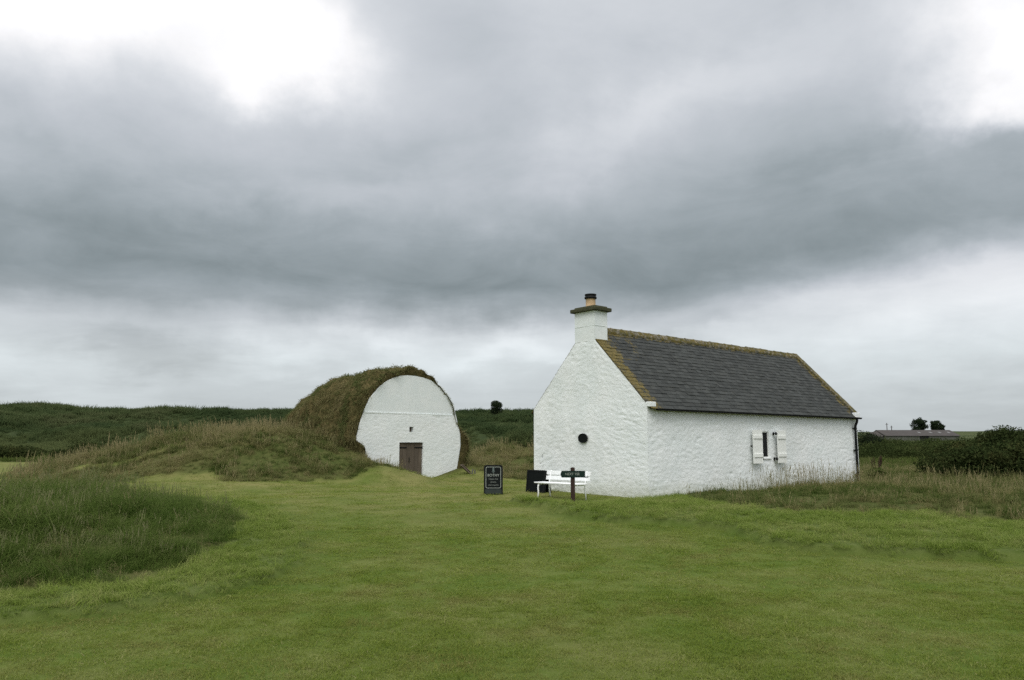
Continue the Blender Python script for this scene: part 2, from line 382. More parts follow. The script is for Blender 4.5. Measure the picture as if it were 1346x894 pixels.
class MB:
    """collects shapes into one mesh"""
    def __init__(s): s.V = []; s.F = []
    def add(s, V, F):
        b = len(s.V); s.V += [tuple(v) for v in V]; s.F += [tuple(i + b for i in f) for f in F]; return s
    def box(s, c, d, rot=None, bev=0.):
        bm = bmesh.new(); bmesh.ops.create_cube(bm, size=1.)
        bmesh.ops.scale(bm, vec=d, verts=bm.verts)
        if bev: bmesh.ops.bevel(bm, geom=list(bm.edges), offset=bev, segments=2, affect='EDGES', profile=.5)
        M = Matrix.Translation(c) @ (rot.to_4x4() if rot is not None else Matrix.Identity(4))
        bm.transform(M); bm.verts.ensure_lookup_table()
        s.add([v.co[:] for v in bm.verts], [[v.index for v in f.verts] for f in bm.faces]); bm.free(); return s
    def tube(s, pts, r, n=8, cap=True):
        P = [Vector(p) for p in pts]; R = r if hasattr(r, '__len__') else [r] * len(P); V = []; F = []
        prev = None
        for i, p in enumerate(P):
            t = (P[min(i + 1, len(P) - 1)] - P[max(i - 1, 0)]).normalized()
            if prev is None:
                a = t.orthogonal().normalized()
            else:
                a = (prev - t * prev.dot(t)).normalized()
            prev = a; b = t.cross(a)
            for k in range(n):
                w = 2 * PI * k / n; V.append(p + (a * math.cos(w) + b * math.sin(w)) * R[i])
        for i in range(len(P) - 1):
            for k in range(n):
                F.append((i * n + k, i * n + (k + 1) % n, (i + 1) * n + (k + 1) % n, (i + 1) * n + k))
        if cap: F.append(tuple(range(n))[::-1]); F.append(tuple((len(P) - 1) * n + k for k in range(n)))
        return s.add(V, F)
    def lathe(s, prof, c=(0, 0, 0), n=24):
        V = []; F = []
        for r, z in prof:
            for k in range(n):
                w = 2 * PI * k / n; V.append((c[0] + r * math.cos(w), c[1] + r * math.sin(w), c[2] + z))
        for i in range(len(prof) - 1):
            for k in range(n): F.append((i * n + k, i * n + (k + 1) % n, (i + 1) * n + (k + 1) % n, (i + 1) * n + k))
        F.append(tuple(range(n))[::-1]); F.append(tuple((len(prof) - 1) * n + k for k in range(n)))
        return s.add(V, F)
    def prism(s, poly, z0, z1, M=None):
        """poly in the local XZ plane, extruded along local Y from z0 to z1"""
        n = len(poly); V = [(p[0], z0, p[1]) for p in poly] + [(p[0], z1, p[1]) for p in poly]
        if M is not None: V = [tuple(M @ Vector(v)) for v in V]
        F = [tuple(range(n)), tuple(range(2 * n - 1, n - 1, -1))] + [(i, i + n, (i + 1) % n + n, (i + 1) % n) for i in range(n)]
        return s.add(V, F)
    def ring(s, outer, inner, y0, y1, M=None):
        n = len(outer)
        V = [(p[0], y0, p[1]) for p in outer] + [(p[0], y0, p[1]) for p in inner] + [(p[0], y1, p[1]) for p in outer] + [(p[0], y1, p[1]) for p in inner]
        if M is not None: V = [tuple(M @ Vector(v)) for v in V]
        F = []
        for i in range(n):
            j = (i + 1) % n
            F += [(i, j, n + j, n + i), (2 * n + i, 3 * n + i, 3 * n + j, 2 * n + j), (i, 2 * n + i, 2 * n + j, j), (n + i, n + j, 3 * n + j, 3 * n + i)]
        return s.add(V, F)
    def build(s, name, mat, parent=None, smooth=False, **k):
        return mesh(name, s.V, s.F, mat, parent, smooth, **k)

def fix_normals(o):
    bm = bmesh.new(); bm.from_mesh(o.data); bmesh.ops.recalc_face_normals(bm, faces=bm.faces); bm.to_mesh(o.data); bm.free(); return o

def rrect(w, h, r, rb=None, seg=6, z0=0.):
    """rounded rectangle outline, bottom edge at z0, r for the top corners, rb for the bottom ones"""
    rb = r if rb is None else rb; P = []
    for cx, cz, rad, a0 in ((w / 2 - r, z0 + h - r, r, 0), (-w / 2 + r, z0 + h - r, r, 90), (-w / 2 + rb, z0 + rb, rb, 180), (w / 2 - rb, z0 + rb, rb, 270)):
        for i in range(seg + 1):
            a = math.radians(a0 + 90 * i / seg); P.append((cx + rad * math.cos(a), cz + rad * math.sin(a)))
    return P

def text(name, body, size, mat, parent, loc, rot, ext=.002, bold=0.):
    cu = bpy.data.curves.new(name, 'FONT'); cu.body = body; cu.size = size; cu.align_x = 'CENTER'; cu.align_y = 'CENTER'; cu.extrude = ext; cu.offset = bold * size
    tmp = bpy.data.objects.new('tmp_text', cu); COL.objects.link(tmp)
    me = bpy.data.meshes.new_from_object(tmp.evaluated_get(bpy.context.evaluated_depsgraph_get()))
    bpy.data.objects.remove(tmp); bpy.data.curves.remove(cu)
    me.materials.clear(); me.materials.append(mat)
    o = link(bpy.data.objects.new(name, me), parent); o.location = loc; o.rotation_euler = rot
    return o

def stones(u, z, seed=1, amp=.03, sx=.36, sz=.17):
    """relief of a limewashed rubble wall, in metres"""
    wu = u + .06 * perlin(u * 3, z * 3, seed); wz = z + .05 * perlin(u * 2.2, z * 2.2, seed + 5)
    row = np.floor(wz / sz)
    f1, f2 = worley(wu / sx + .5 * row, wz / sz, seed + 9)
    b = sm(0, .5, f2 - f1)
    crack = sm(.30, .75, perlin(u * 3.1, z * 9.5, seed + 41)) * sm(.0, .4, perlin(u * 1.2, z * 1.6, seed + 43))
    return amp * (.17 * b * (.3 + .7 * sm(-.3, .4, perlin(u * 1.3, z * 1.3, seed + 51))) + .13 * fbm(u * 4.7, z * 8.5, seed + 12, 4, .65) + .15 * fbm(u * 14, z * 19, seed + 22, 3) + .35 * fbm(u * .9, z * .9, seed + 30, 2) - .5 * crack - .1)

# ------------------------------------------------------------------ ground sheet
def axis(lo, a, b, hi, step, grow=1.09):
    mid = list(np.arange(a, b + 1e-6, step)); up = []; s = step; v = mid[-1]
    while v < hi: s = min(s * grow, 45); v += s; up.append(v)
    dn = []; s = step; v = a
    while v > lo: s = min(s * grow, 45); v -= s; dn.append(v)
    return np.array(dn[::-1] + mid + up)

def semi_lift(x, y):
    m, rr, rd, rough, semi, hill, dry, fair = cover(x, y)
    return (.095 + .035 * (x > 0)) * np.maximum(semi, np.maximum(m, rr))

def ground_z(x, y): return terrain(x, y) + semi_lift(x, y)

xs = axis(-700, -13, 13, 700, .1, 1.05); ys = axis(-250, 4.2, 24, 1000, .1, 1.026)
X, Y = np.meshgrid(xs, ys)
x = X.ravel(); y = Y.ravel()
z = ground_z(x, y)
nx, ny = len(xs), len(ys)
i = np.arange(nx * ny).reshape(ny, nx)
F = np.stack([i[:-1, :-1].ravel(), i[:-1, 1:].ravel(), i[1:, 1:].ravel(), i[1:, :-1].ravel()], 1)
me = bpy.data.meshes.new('ground')
me.vertices.add(nx * ny); me.vertices.foreach_set('co', np.stack([x, y, z], 1).astype(np.float32).ravel())
me.loops.add(F.size); me.loops.foreach_set('vertex_index', F.ravel().astype(np.int32))
me.polygons.add(len(F)); me.polygons.foreach_set('loop_start', (np.arange(len(F)) * 4).astype(np.int32)); me.polygons.foreach_set('loop_total', np.full(len(F), 4, np.int32))
me.polygons.foreach_set('use_smooth', [True] * len(F))
mo, rr, rd, rough, semi, hill, dry, fair = cover(x, y)
far = sm(13, 23, y) * (1 - rough)
field = sm(150, 200, y) * sm(40, 80, x)
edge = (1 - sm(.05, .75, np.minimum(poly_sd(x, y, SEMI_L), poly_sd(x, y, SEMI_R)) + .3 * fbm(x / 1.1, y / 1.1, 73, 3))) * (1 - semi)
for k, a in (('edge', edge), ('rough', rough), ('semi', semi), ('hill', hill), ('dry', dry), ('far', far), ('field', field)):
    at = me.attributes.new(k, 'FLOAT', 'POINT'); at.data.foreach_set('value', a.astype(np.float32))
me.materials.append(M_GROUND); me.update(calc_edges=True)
gr = link(bpy.data.objects.new('ground', me)); tag(gr, 'green links ground of fairway, mounds and the far escarpment', 'ground', kind='structure')

# ------------------------------------------------------------------ grass
def blade_mesh(name, blades, mat):
    """blades: list of (base, heading, height, lean, width, tone, seg)"""
    V = []; F = []; T = []; Q = []
    for (bx, by, hd, h, lean, w, tone, seg) in blades:
        ca, sa = math.cos(hd), math.sin(hd); b0 = len(V)
        for k in range(seg + 1):
            t = k / seg; out = lean * h * t ** 1.8; up = h * (t - .28 * min(lean, 1.6) * t ** 2.2); ww = w * (1 - t) ** .7 * .5
            px, py = bx + ca * out, by + sa * out
            if k < seg:
                V.append((px - sa * ww, py + ca * ww, up)); V.append((px + sa * ww, py - ca * ww, up)); T += [t, t]; Q += [tone, tone]
            else:
                V.append((px, py, up)); T.append(1.); Q.append(tone)
        for k in range(seg - 1):
            a = b0 + 2 * k; F.append((a, a + 1, a + 3, a + 2))
        a = b0 + 2 * (seg - 1); F.append((a, a + 1, a + 2))
    me = bpy.data.meshes.new(name); me.from_pydata(V, [], F)
    for k, a in (('tip', T), ('tone', Q)):
        at = me.attributes.new(k, 'FLOAT', 'POINT'); at.data.foreach_set('value', np.asarray(a, np.float32))
    me.materials.append(mat); me.update()
    return me

def tuft(n, rad, h, lean, w, seg=3, hv=.35, stalks=0, sh=0, wind=(0, 0)):
    B = []
    for k in range(n):
        r = rad * math.sqrt(random.random()); a = random.random() * 2 * PI; hd = random.random() * 2 * PI
        if random.random() < wind[1]: hd = wind[0] + random.gauss(0, .5)
        B.append((r * math.cos(a), r * math.sin(a), hd, h * random.uniform(1 - hv, 1 + hv), lean * random.uniform(.3, 1.5), w * random.uniform(.7, 1.3), random.random(), seg))
    for k in range(stalks):
        r = rad * math.sqrt(random.random()); a = random.random() * 2 * PI; hd = random.random() * 2 * PI
        B.append((r * math.cos(a), r * math.sin(a), hd, sh * random.uniform(.75, 1.2), lean * .35, w * .6, 1.3, seg))
        x0, y0 = B[-1][0], B[-1][1]
    return B

def add_heads(me, n, rad, h, mat_tone=1.5, size=.02):
    """feathery seed heads standing on thin stalks"""
    V = [v.co[:] for v in me.vertices]; F = [tuple(p.vertices) for p in me.polygons]
    T = np.zeros(len(V), np.float32); me.attributes['tip'].data.foreach_get('value', T); T = list(T)
    Q = np.zeros(len(V), np.float32); me.attributes['tone'].data.foreach_get('value', Q); Q = list(Q)
    for k in range(n):
        r = rad * math.sqrt(random.random()); a = random.random() * 2 * PI; hd = random.random() * 2 * PI; hh = h * random.uniform(.75, 1.2); ln = random.uniform(.05, .25)
        bx, by = r * math.cos(a), r * math.sin(a); ex, ey = bx + math.cos(hd) * ln * hh, by + math.sin(hd) * ln * hh
        b = len(V); sw = size * .13
        px, py = -math.sin(hd), math.cos(hd)
        V += [(bx - px * sw, by - py * sw, 0), (bx + px * sw, by + py * sw, 0), (ex + px * sw, ey + py * sw, hh), (ex - px * sw, ey - py * sw, hh)]
        F.append((b, b + 1, b + 2, b + 3)); T += [.5, .5, .8, .8]; Q += [1.] * 4
        for q in range(7):
            t = q / 6; w = size * (1 - .6 * t) * random.uniform(.7, 1.2); zc = hh + size * 5 * t - size; dx = math.cos(hd) * ln * .5 * size * 5 * t; dy = math.sin(hd) * ln * .5 * size * 5 * t
            an = random.random() * PI; b = len(V)
            V += [(ex + dx - math.cos(an) * w * .5, ey + dy - math.sin(an) * w * .5, zc), (ex + dx + math.cos(an) * w * .5, ey + dy + math.sin(an) * w * .5, zc + size * .3), (ex + dx, ey + dy, zc + size * 1.5)]
            F.append((b, b + 1, b + 2)); T += [1., 1., 1.]; Q += [mat_tone] * 3
    m2 = bpy.data.meshes.new(me.name); m2.from_pydata(V, [], F)
    for kk, aa in (('tip', T), ('tone', Q)):
        at = m2.attributes.new(kk, 'FLOAT', 'POINT'); at.data.foreach_set('value', np.asarray(aa, np.float32))
    m2.materials.append(me.materials[0]); m2.update()
    return m2

def protos(name, meshes):
    c = bpy.data.collections.new(name)
    for k, me in enumerate(meshes):
        o = bpy.data.objects.new('%s_%02d' % (name, k), me); c.objects.link(o)
    return c

def scatter(name, P, rot, scl, pick, coll, label, cat='grass', parent=None, kind='stuff'):
    me = bpy.data.meshes.new(name); n = len(P)
    me.vertices.add(n); me.vertices.foreach_set('co', np.asarray(P, np.float32).ravel())
    at = me.attributes.new('rot', 'FLOAT_VECTOR', 'POINT'); at.data.foreach_set('vector', np.asarray(rot, np.float32).ravel())
    at = me.attributes.new('scl', 'FLOAT_VECTOR', 'POINT'); at.data.foreach_set('vector', np.asarray(scl, np.float32).ravel())
    at = me.attributes.new('pick', 'INT', 'POINT'); at.data.foreach_set('value', np.asarray(pick, np.int32))
    me.update()
    o = link(bpy.data.objects.new(name, me), parent)
    ng = bpy.data.node_groups.new('spread_' + name, 'GeometryNodeTree')
    ng.interface.new_socket('Geometry', in_out='INPUT', socket_type='NodeSocketGeometry'); ng.interface.new_socket('Geometry', in_out='OUTPUT', socket_type='NodeSocketGeometry')
    N = ng.nodes; L = ng.links
    gi = N.new('NodeGroupInput'); go = N.new('NodeGroupOutput')
    ci = N.new('GeometryNodeCollectionInfo'); ci.inputs['Collection'].default_value = coll; ci.inputs['Separate Children'].default_value = True; ci.inputs['Reset Children'].default_value = True
    ip = N.new('GeometryNodeInstanceOnPoints'); ip.inputs['Pick Instance'].default_value = True
    def na(k, t):
        q = N.new('GeometryNodeInputNamedAttribute'); q.data_type = t; q.inputs['Name'].default_value = k; return q.outputs['Attribute']
    er = N.new('FunctionNodeEulerToRotation'); L.new(na('rot', 'FLOAT_VECTOR'), er.inputs[0])
    L.new(gi.outputs[0], ip.inputs['Points']); L.new(ci.outputs[0], ip.inputs['Instance']); L.new(na('pick', 'INT'), ip.inputs['Instance Index'])
    L.new(er.outputs[0], ip.inputs['Rotation']); L.new(na('scl', 'FLOAT_VECTOR'), ip.inputs['Scale']); L.new(ip.outputs[0], go.inputs[0])
    md = o.modifiers.new('spread', 'NODES'); md.node_group = ng
    tag(o, label, cat, kind=kind)
    return o

def rnd_pts(x0, x1, y0, y1, dens):
    n = int((x1 - x0) * (y1 - y0) * dens)
    return RNG.uniform(x0, x1, n), RNG.uniform(y0, y1, n)

def wedge(x, y, margin=2.5):
    """keep what the photo or a step to the side of it can see"""
    return np.abs(x) < .70 * y + margin

def in_building(x, y, m=.02):
    u = (x - CO[0]) * CA[0] + (y - CO[1]) * CA[1]; v = (x - CO[0]) * CB[0] + (y - CO[1]) * CB[1]
    c = (u > -m) & (u < CL + m) & (v > -m) & (v < CW + m)
    s = (x - IO[0]) * IA[0] + (y - IO[1]) * IA[1]; t = (x - IO[0]) * IB[0] + (y - IO[1]) * IB[1]
    return c | ((np.abs(s) < 2.5) & (t > -.1) & (t < 7))

def place(name, x, y, coll, npick, label, smin, smax, tall=None, tilt=.18, weights=None, lift=0., lean=None):
    n = len(x); z = ground_z(x, y) - .01 + lift
    rot = np.stack([RNG.normal(0, tilt, n), RNG.normal(0, tilt, n), RNG.uniform(0, 2 * PI, n)], 1)
    s = RNG.uniform(smin, smax, n) * (1 if tall is None else tall); hz = s * RNG.uniform(.8, 1.25, n)
    pick = RNG.choice(npick, n, p=weights)
    return scatter(name, np.stack([x, y, z], 1), rot, np.stack([s, s, hz], 1), pick, coll, label)

# short mown grass
lawn = protos('lawn_tuft', [blade_mesh('lawn_tuft', tuft(36, .10, .022, 1.0, .0040, 2), G_LAWN) for k in range(4)] +
              [blade_mesh('lawn_tuft', tuft(30, .11, .024, 1.4, .0050, 2), G_LAWN) for k in range(2)] +
              [blade_mesh('lawn_tuft', [(random.gauss(0, .12), random.gauss(0, .12), random.random() * 6.28, .012, random.uniform(3, 7), .004, .9, 2) for q in range(7)], G_CLIP)])
X1, Y1 = rnd_pts(-7.5, 7.5, 3.2, 9, 230); X2, Y2 = rnd_pts(-11, 12, 9, 15, 90); X3, Y3 = rnd_pts(-16, 12, 15, 24, 24); X4, Y4 = rnd_pts(-26, 8, 24, 41, 16)
x = np.concatenate([X1, X2, X3, X4]); y = np.concatenate([Y1, Y2, Y3, Y4])
mo, rr, rd, rough, semi, hill, dry, fair = cover(x, y)
ed = (1 - sm(.05, .7, np.minimum(poly_sd(x, y, SEMI_L), poly_sd(x, y, SEMI_R)))) * (y < 20)
k = wedge(x, y, 1.5) & (semi < .5) & (rough < .5) & ~in_building(x, y) & (RNG.random(len(x)) > ed * .3)
x, y = x[k], y[k]
wid = np.interp(y, [4, 9, 9.01, 15, 15.01, 24, 40], [1, 1.15, 1.4, 1.6, 1.9, 2.2, 3.0])
patch = .85 + .3 * np.clip(.5 + fbm(x / 1.3, y / 1.3, 91, 3), 0, 1)
o = place('lawn_grass', x, y, lawn, 7, 'short mown fairway grass across the foreground', .8, 1.2, patch, .12, lift=.012, weights=[.17, .17, .17, .17, .145, .145, .03])
sc = np.zeros(len(x) * 3, np.float32); o.data.attributes['scl'].data.foreach_get('vector', sc); sc = sc.reshape(-1, 3); sc[:, 0] *= wid; sc[:, 1] *= wid
o.data.attributes['scl'].data.foreach_set('vector', sc.ravel())

# first cut round the mound and along the right
semi_c = protos('first_cut_tuft', [blade_mesh('first_cut_tuft', tuft(46, .12, .068, 1.2, .0060, 3, wind=(.3, .5)), G_SEMI) for k in range(5)])
xa, ya = rnd_pts(-14, -2.4, 6, 21, 70); xb, yb = rnd_pts(-.3, 22, 9.5, 25, 60)
x = np.concatenate([xa, xb]); y = np.concatenate([ya, yb])
mo, rr, rd, rough, semi, hill, dry, fair = cover(x, y)
k = wedge(x, y) & (semi > .5) & (rough < .75) & ~in_building(x, y)
x, y = x[k], y[k]
place('first_cut_grass', x, y, semi_c, 5, 'bright ankle high grass edging the mown fairway', .75, 1.25, .8 + .45 * np.clip(.5 + fbm(x / .7, y / .7, 93, 3), 0, 1) * np.interp(y, [8, 24], [1, 1.25]), .25)

# long rough
def rough_set(name, mat, h, w, stalk, n=46, lean=.75):
    ms = []
    for k in range(5):
        me = blade_mesh(name, tuft(n, .19, h, lean, w, 4, .5, wind=(0.2, .45)), mat)
        if k in (1, 3): me = add_heads(me, stalk, .2, h * (1.12 if w < .01 else 1.3), 1.6, .013 if w < .01 else .018 if w < .01 else .032)
        ms.append(me)
    return protos(name, ms)
rough_c = rough_set('rough_tuft', G_MOUND, .17, .0062, 7, 60, 1.3)
dry_c = rough_set('dry_tuft', G_DRY, .17, .0065, 4, 44, 1.3)
far_c = rough_set('far_tuft', G_ROUGH, .19, .014, 3, 40, .9)
fard_c = rough_set('far_dry_tuft', G_DRY, .20, .013, 5, 36, .9)

def rough_zone(base, x, y, mask, dryness, cg, cd, lab, labd, smin, smax, w=None):
    k = mask & ~in_building(x, y, .06)
    x, y, d = x[k], y[k], dryness[k]
    sel = RNG.random(len(x)) < d
    tall = .7 + .7 * np.clip(.5 + fbm(x / 1.2, y / 1.2, 95, 3), 0, 1)
    if w is not None: tall = tall * w(x, y)
    place(base, x[~sel], y[~sel], cg, 5, lab, smin, smax, tall[~sel], .22, [.24, .17, .24, .13, .22])
    place('dry_grass', x[sel], y[sel], cd, 5, labd, smin, smax, tall[sel], .22, [.24, .16, .24, .14, .22])

x, y = rnd_pts(-17, -3, 7, 18, 44)
mo, rr, rd, rough, semi, hill, dry, fair = cover(x, y)
rough_zone('long_grass', x, y, wedge(x, y) & (mo > .4), .04 + .20 * sm(.5, .95, dry), rough_c, dry_c,
           'deep green long grass on the mound at left', 'straw coloured stems among the green grass of the left mound', .8, 1.25, lambda x, y: .7 + .45 * (1 - sm(-1.4, 0, poly_sd(x, y, MOUND))))
x, y = rnd_pts(3.5, 34, 13, 44, 17); x2, y2 = rnd_pts(16, 60, 44, 76, 6); x = np.r_[x, x2]; y = np.r_[y, y2]
mo, rr, rd, rough, semi, hill, dry, fair = cover(x, y)
def right_h(x, y):
    v_ = -((x - CO[0]) * CB[0] + (y - CO[1]) * CB[1])
    return (.68 + .25 * sm(24, 34, y)) * (1 - .2 * (1 - sm(8, 11, x))) * (.6 + .4 * sm(.2, 1.8, v_))
rough_zone('long_grass', x, y, wedge(x, y) & ((rr > .4) | (y > 44)), .12 + .42 * sm(.4, .9, dry) * sm(5, 10, x) + .12 * (1 - sm(16, 19, y)), far_c, fard_c,
           'tangled green rough in front of the cottage and to its right', 'tan seeding grass mixed in the rough right of the cottage', .85, 1.3, right_h)
x, y = rnd_pts(-27, 14, 27, 56, 9); x2, y2 = rnd_pts(-22, 4, 27, 40, 18); x = np.r_[x, x2]; y = np.r_[y, y2]
mo, rr, rd, rough, semi, hill, dry, fair = cover(x, y)
s = (x - IO[0]) * IA[0] + (y - IO[1]) * IA[1]; t = (x - IO[0]) * IB[0] + (y - IO[1]) * IB[1]
near_door = (t < .2) & (t > -3) & (s > -1.3) & (s < 2.9)
rough_zone('long_grass', x, y, wedge(x, y, 4) & (rd > .4) & ~near_door, .42 + .5 * sm(.3, .75, dry) + .1 * sm(40, 44, y), far_c, fard_c,
           'olive long grass on the dune around the turf vault', 'pale seeding grass along the crest of the dune', .9, 1.4, lambda x, y: .58 + .42 * sm(29.5, 35, y) * (x < -7) + .45 * sm(38, 43, y) * (x > -7))
# tall weeds against the cottage's long wall
u = RNG.uniform(3.0, 11.6, 190) ; v = -RNG.uniform(.04, .9, 190) ** 1.0
k = RNG.random(190) < sm(2.6, 6, u) * .9
x = CO[0] + CA[0] * u[k] + CB[0] * v[k]; y = CO[1] + CA[1] * u[k] + CB[1] * v[k]
wall_c = protos('wall_grass', [add_heads(blade_mesh('wall_grass', tuft(12, .12, .22, .6, .010, 4), G_DRY), 4, .25, .52, 1.1, .018) for k in range(4)])
place('wall_grass', x, y, wall_c, 4, 'thin seeding stems standing up against the long white wall', .7, 1.25, None, .12)
# plain and escarpment
hill_c = protos('hill_tuft', [blade_mesh('hill_tuft', tuft(60, .75, .55, .8, .07, 3), G_HILL) for k in range(5)])
x, y = rnd_pts(-135, 62, 94, 172, 1.5)
mo, rr, rd, rough, semi, hill, dry, fair = cover(x, y)
k = (np.abs(x) < .70 * y + 6) & (hill > .25)
x, y = x[k], y[k]
place('hill_grass', x, y, hill_c, 5, 'dark grass and bracken covering the far escarpment', .7, 1.4, .7 + .9 * np.clip(.4 + fbm(x / 9, y / 9, 97, 3), 0, 1), .2)
plain_c = protos('plain_tuft', [blade_mesh('plain_tuft', tuft(50, .6, .32, .8, .05, 3), G_ROUGH) for k in range(4)])
x, y = rnd_pts(-75, 80, 56, 130, .8)
mo, rr, rd, rough, semi, hill, dry, fair = cover(x, y)
k = (np.abs(x) < .70 * y + 6) & (hill < .5) & (fair < .4)
place('plain_grass', x[k], y[k], plain_c, 4, 'rough grass on the flat between dune and escarpment', .8, 1.4, None, .2)

# ------------------------------------------------------------------ cottage
cot = thing('stone_cottage', 'white limewashed cottage with slate roof, chimney and shuttered window', 'cottage', (CO[0], CO[1], CZ), PI / 2 - AZ)
EZ = 2.36; RY = CW / 2; SL = 1.025; RZ = EZ + SL * RY     # wall head, ridge
WX0, WX1, WZ0, WZ1 = 5.18, 5.74, .96, 1.76
# long front wall (local y = 0, faces -y)
def spaced(stops, step):
    r = []
    for a, b in zip(stops[:-1], stops[1:]):
        n = max(1, int(round((b - a) / step))); r += list(np.linspace(a, b, n, endpoint=False))
    return np.array(r + [stops[-1]])
gx = spaced([0, WX0, WX1, CL], .035); gz = spaced([-.5, WZ0, WZ1, EZ], .032)
U, Z = np.meshgrid(gx, gz)
edge = sm(0, .12, np.minimum(U, CL - U)) * sm(0, .08, EZ - Z + .04)
din = np.maximum(np.maximum(WX0 - U, U - WX1), np.maximum(WZ0 - Z, Z - WZ1))
D = stones(U, Z, 2, .032) * edge * sm(0, .07, din)
V = np.stack([U, -D, Z], -1).reshape(-1, 3)
n1 = len(gx); F = []
for j in range(len(gz) - 1):
    zc = (gz[j] + gz[j + 1]) / 2
    for k in range(n1 - 1):
        xc = (gx[k] + gx[k + 1]) / 2
        if WX0 < xc < WX1 and WZ0 < zc < WZ1: continue
        F.append((j * n1 + k, j * n1 + k + 1, (j + 1) * n1 + k + 1, (j + 1) * n1 + k))
mesh('long_wall', V, F, M_WHITE, cot, True)
# near gable (local x = 0, faces -x)
gy = spaced([0, 1.86, 2.62, CW], .035); fz = np.linspace(0, 1, 130)
def gtop(yy): return np.minimum(EZ + .06 + SL * np.minimum(yy, CW - yy), RZ - .30)
U, T = np.meshgrid(gy, fz); Z = -.5 + (gtop(U) + .5) * T
edge = sm(0, .12, np.minimum(U, CW - U)) * sm(0, .1, gtop(U) - Z + .03)
D = stones(U + 31, Z, 5, .032) * edge
V = np.stack([-D, U, Z], -1).reshape(-1, 3); n1 = len(gy)
F = [(j * n1 + k + 1, j * n1 + k, (j + 1) * n1 + k, (j + 1) * n1 + k + 1) for j in range(len(fz) - 1) for k in range(n1 - 1)]
mesh('gable_wall', V, F, M_WHITE, cot, True)
# far gable, back wall and the inner thickness
gp = [(0, -.5), (CW, -.5), (CW, EZ + .04), (RY, RZ + .02), (0, EZ + .04)]
MB().add([(CL, p[0], p[1]) for p in gp] + [(CL - .5, p[0] if .1 < p[0] < CW - .1 else (.02 if p[0] < .1 else CW - .02), p[1] - .001) for p in gp],
         [(0, 1, 2, 3, 4), (9, 8, 7, 6, 5)] + [(a, (a + 1) % 5, 5 + (a + 1) % 5, 5 + a) for a in range(5)]).build('gable_wall', M_WHITE, cot)
MB().box((CL / 2, CW - .2, (EZ - .5) / 2), (CL - .02, .4, EZ + .5)).build('back_wall', M_WHITE, cot)
MB().add([(.01, .25, -.4), (.01, CW - .25, -.4), (.01, CW - .25, EZ), (.01, RY, RZ - .45), (.01, .25, EZ), (.3, .25, -.4), (.3, CW - .25, -.4), (.3, CW - .25, EZ), (.3, RY, RZ - .45), (.3, .25, EZ)],
         [(0, 1, 2, 3, 4), (9, 8, 7, 6, 5)] + [(a, 5 + a, 5 + (a + 1) % 5, (a + 1) % 5) for a in range(5)]).build('wall_core', M_WHITE, cot)
# window
win = MB()
dpt = .05
win.add([(WX0, 0, WZ0), (WX1, 0, WZ0), (WX1, 0, WZ1), (WX0, 0, WZ1), (WX0, dpt, WZ0), (WX1, dpt, WZ0), (WX1, dpt, WZ1), (WX0, dpt, WZ1)],
        [(0, 4, 5, 1), (1, 5, 6, 2), (2, 6, 7, 3), (3, 7, 4, 0)])
wn = win.build('window', M_WHITE, cot)
fr = MB(); c = .022
for bx in (((WX0 + c / 2 + .002), c), ((WX1 - c / 2 - .002), c)): fr.box((bx[0], dpt - .012, (WZ0 + WZ1) / 2), (bx[1], .03, WZ1 - WZ0 - .004))
fr.box(((WX0 + WX1) / 2, dpt - .011, WZ1 - .016), (WX1 - WX0 - .06, .03, .03)); fr.box(((WX0 + WX1) / 2, dpt - .011, WZ0 + .018), (WX1 - WX0 - .06, .03, .03))
fr.build('frame', M_CREAM, wn)
MB().box(((WX0 + WX1) / 2, dpt + .012, (WZ0 + WZ1) / 2), (WX1 - WX0, .01, WZ1 - WZ0)).build('pane', M_GLASS, wn)
MB().box(((WX0 + WX1) / 2, .06, WZ0 - .012), (WX1 - WX0 + .14, .2, .05), bev=.008).build('sill', M_PAINT, wn)
# shutters, folded back and standing off the wall
def shutter(x0, x1, off, hinge_x, ang):
    w = x1 - x0; z0, z1 = .80, 1.80; h = z1 - z0
    R = Matrix.Rotation(ang, 4, 'Z'); piv = Vector((hinge_x, -off, 0))
    def T(m):
        m.V = [tuple(piv + R @ (Vector(v) - piv)) for v in m.V]; return m
    b = MB(); nb = 4
    for q in range(nb): b.box((x0 + w * (q + .5) / nb, -off, (z0 + z1) / 2), (w / nb - .006, .028, h), bev=.004)
    s = T(b).build('shutter', M_CREAM, cot)
    for zz in (z0 + .24, z1 - .21): T(MB().box(((x0 + x1) / 2, -off - .026, zz), (w - .05, .024, .11), bev=.008)).build('batten', M_CREAM, s)
    for zz in (z0 + .13, z1 - .10):
        hg = MB()
        hg.box((hinge_x, -off / 2 + .01, zz), (.05, off + .05, .025)); hg.box((hinge_x + (.0), -off + .02, zz), (.1, .012, .09)); hg.box((hinge_x, -.035, zz), (.06, .012, .09))
        hg.build('hinge', M_BLACK, s)
    la = MB(); lx = x0 if hinge_x > (x0 + x1) / 2 else x1
    la.box((lx - .03 if lx == x0 else lx + .03, -off * .6, 1.32), (.05, .05, .035), bev=.008)
    if lx == x0: la.build('catch', M_BLACK, s)
shutter(4.70, 5.17, .13, 5.17, -.06)
shutter(5.98, 6.50, .14, 5.96, .04)

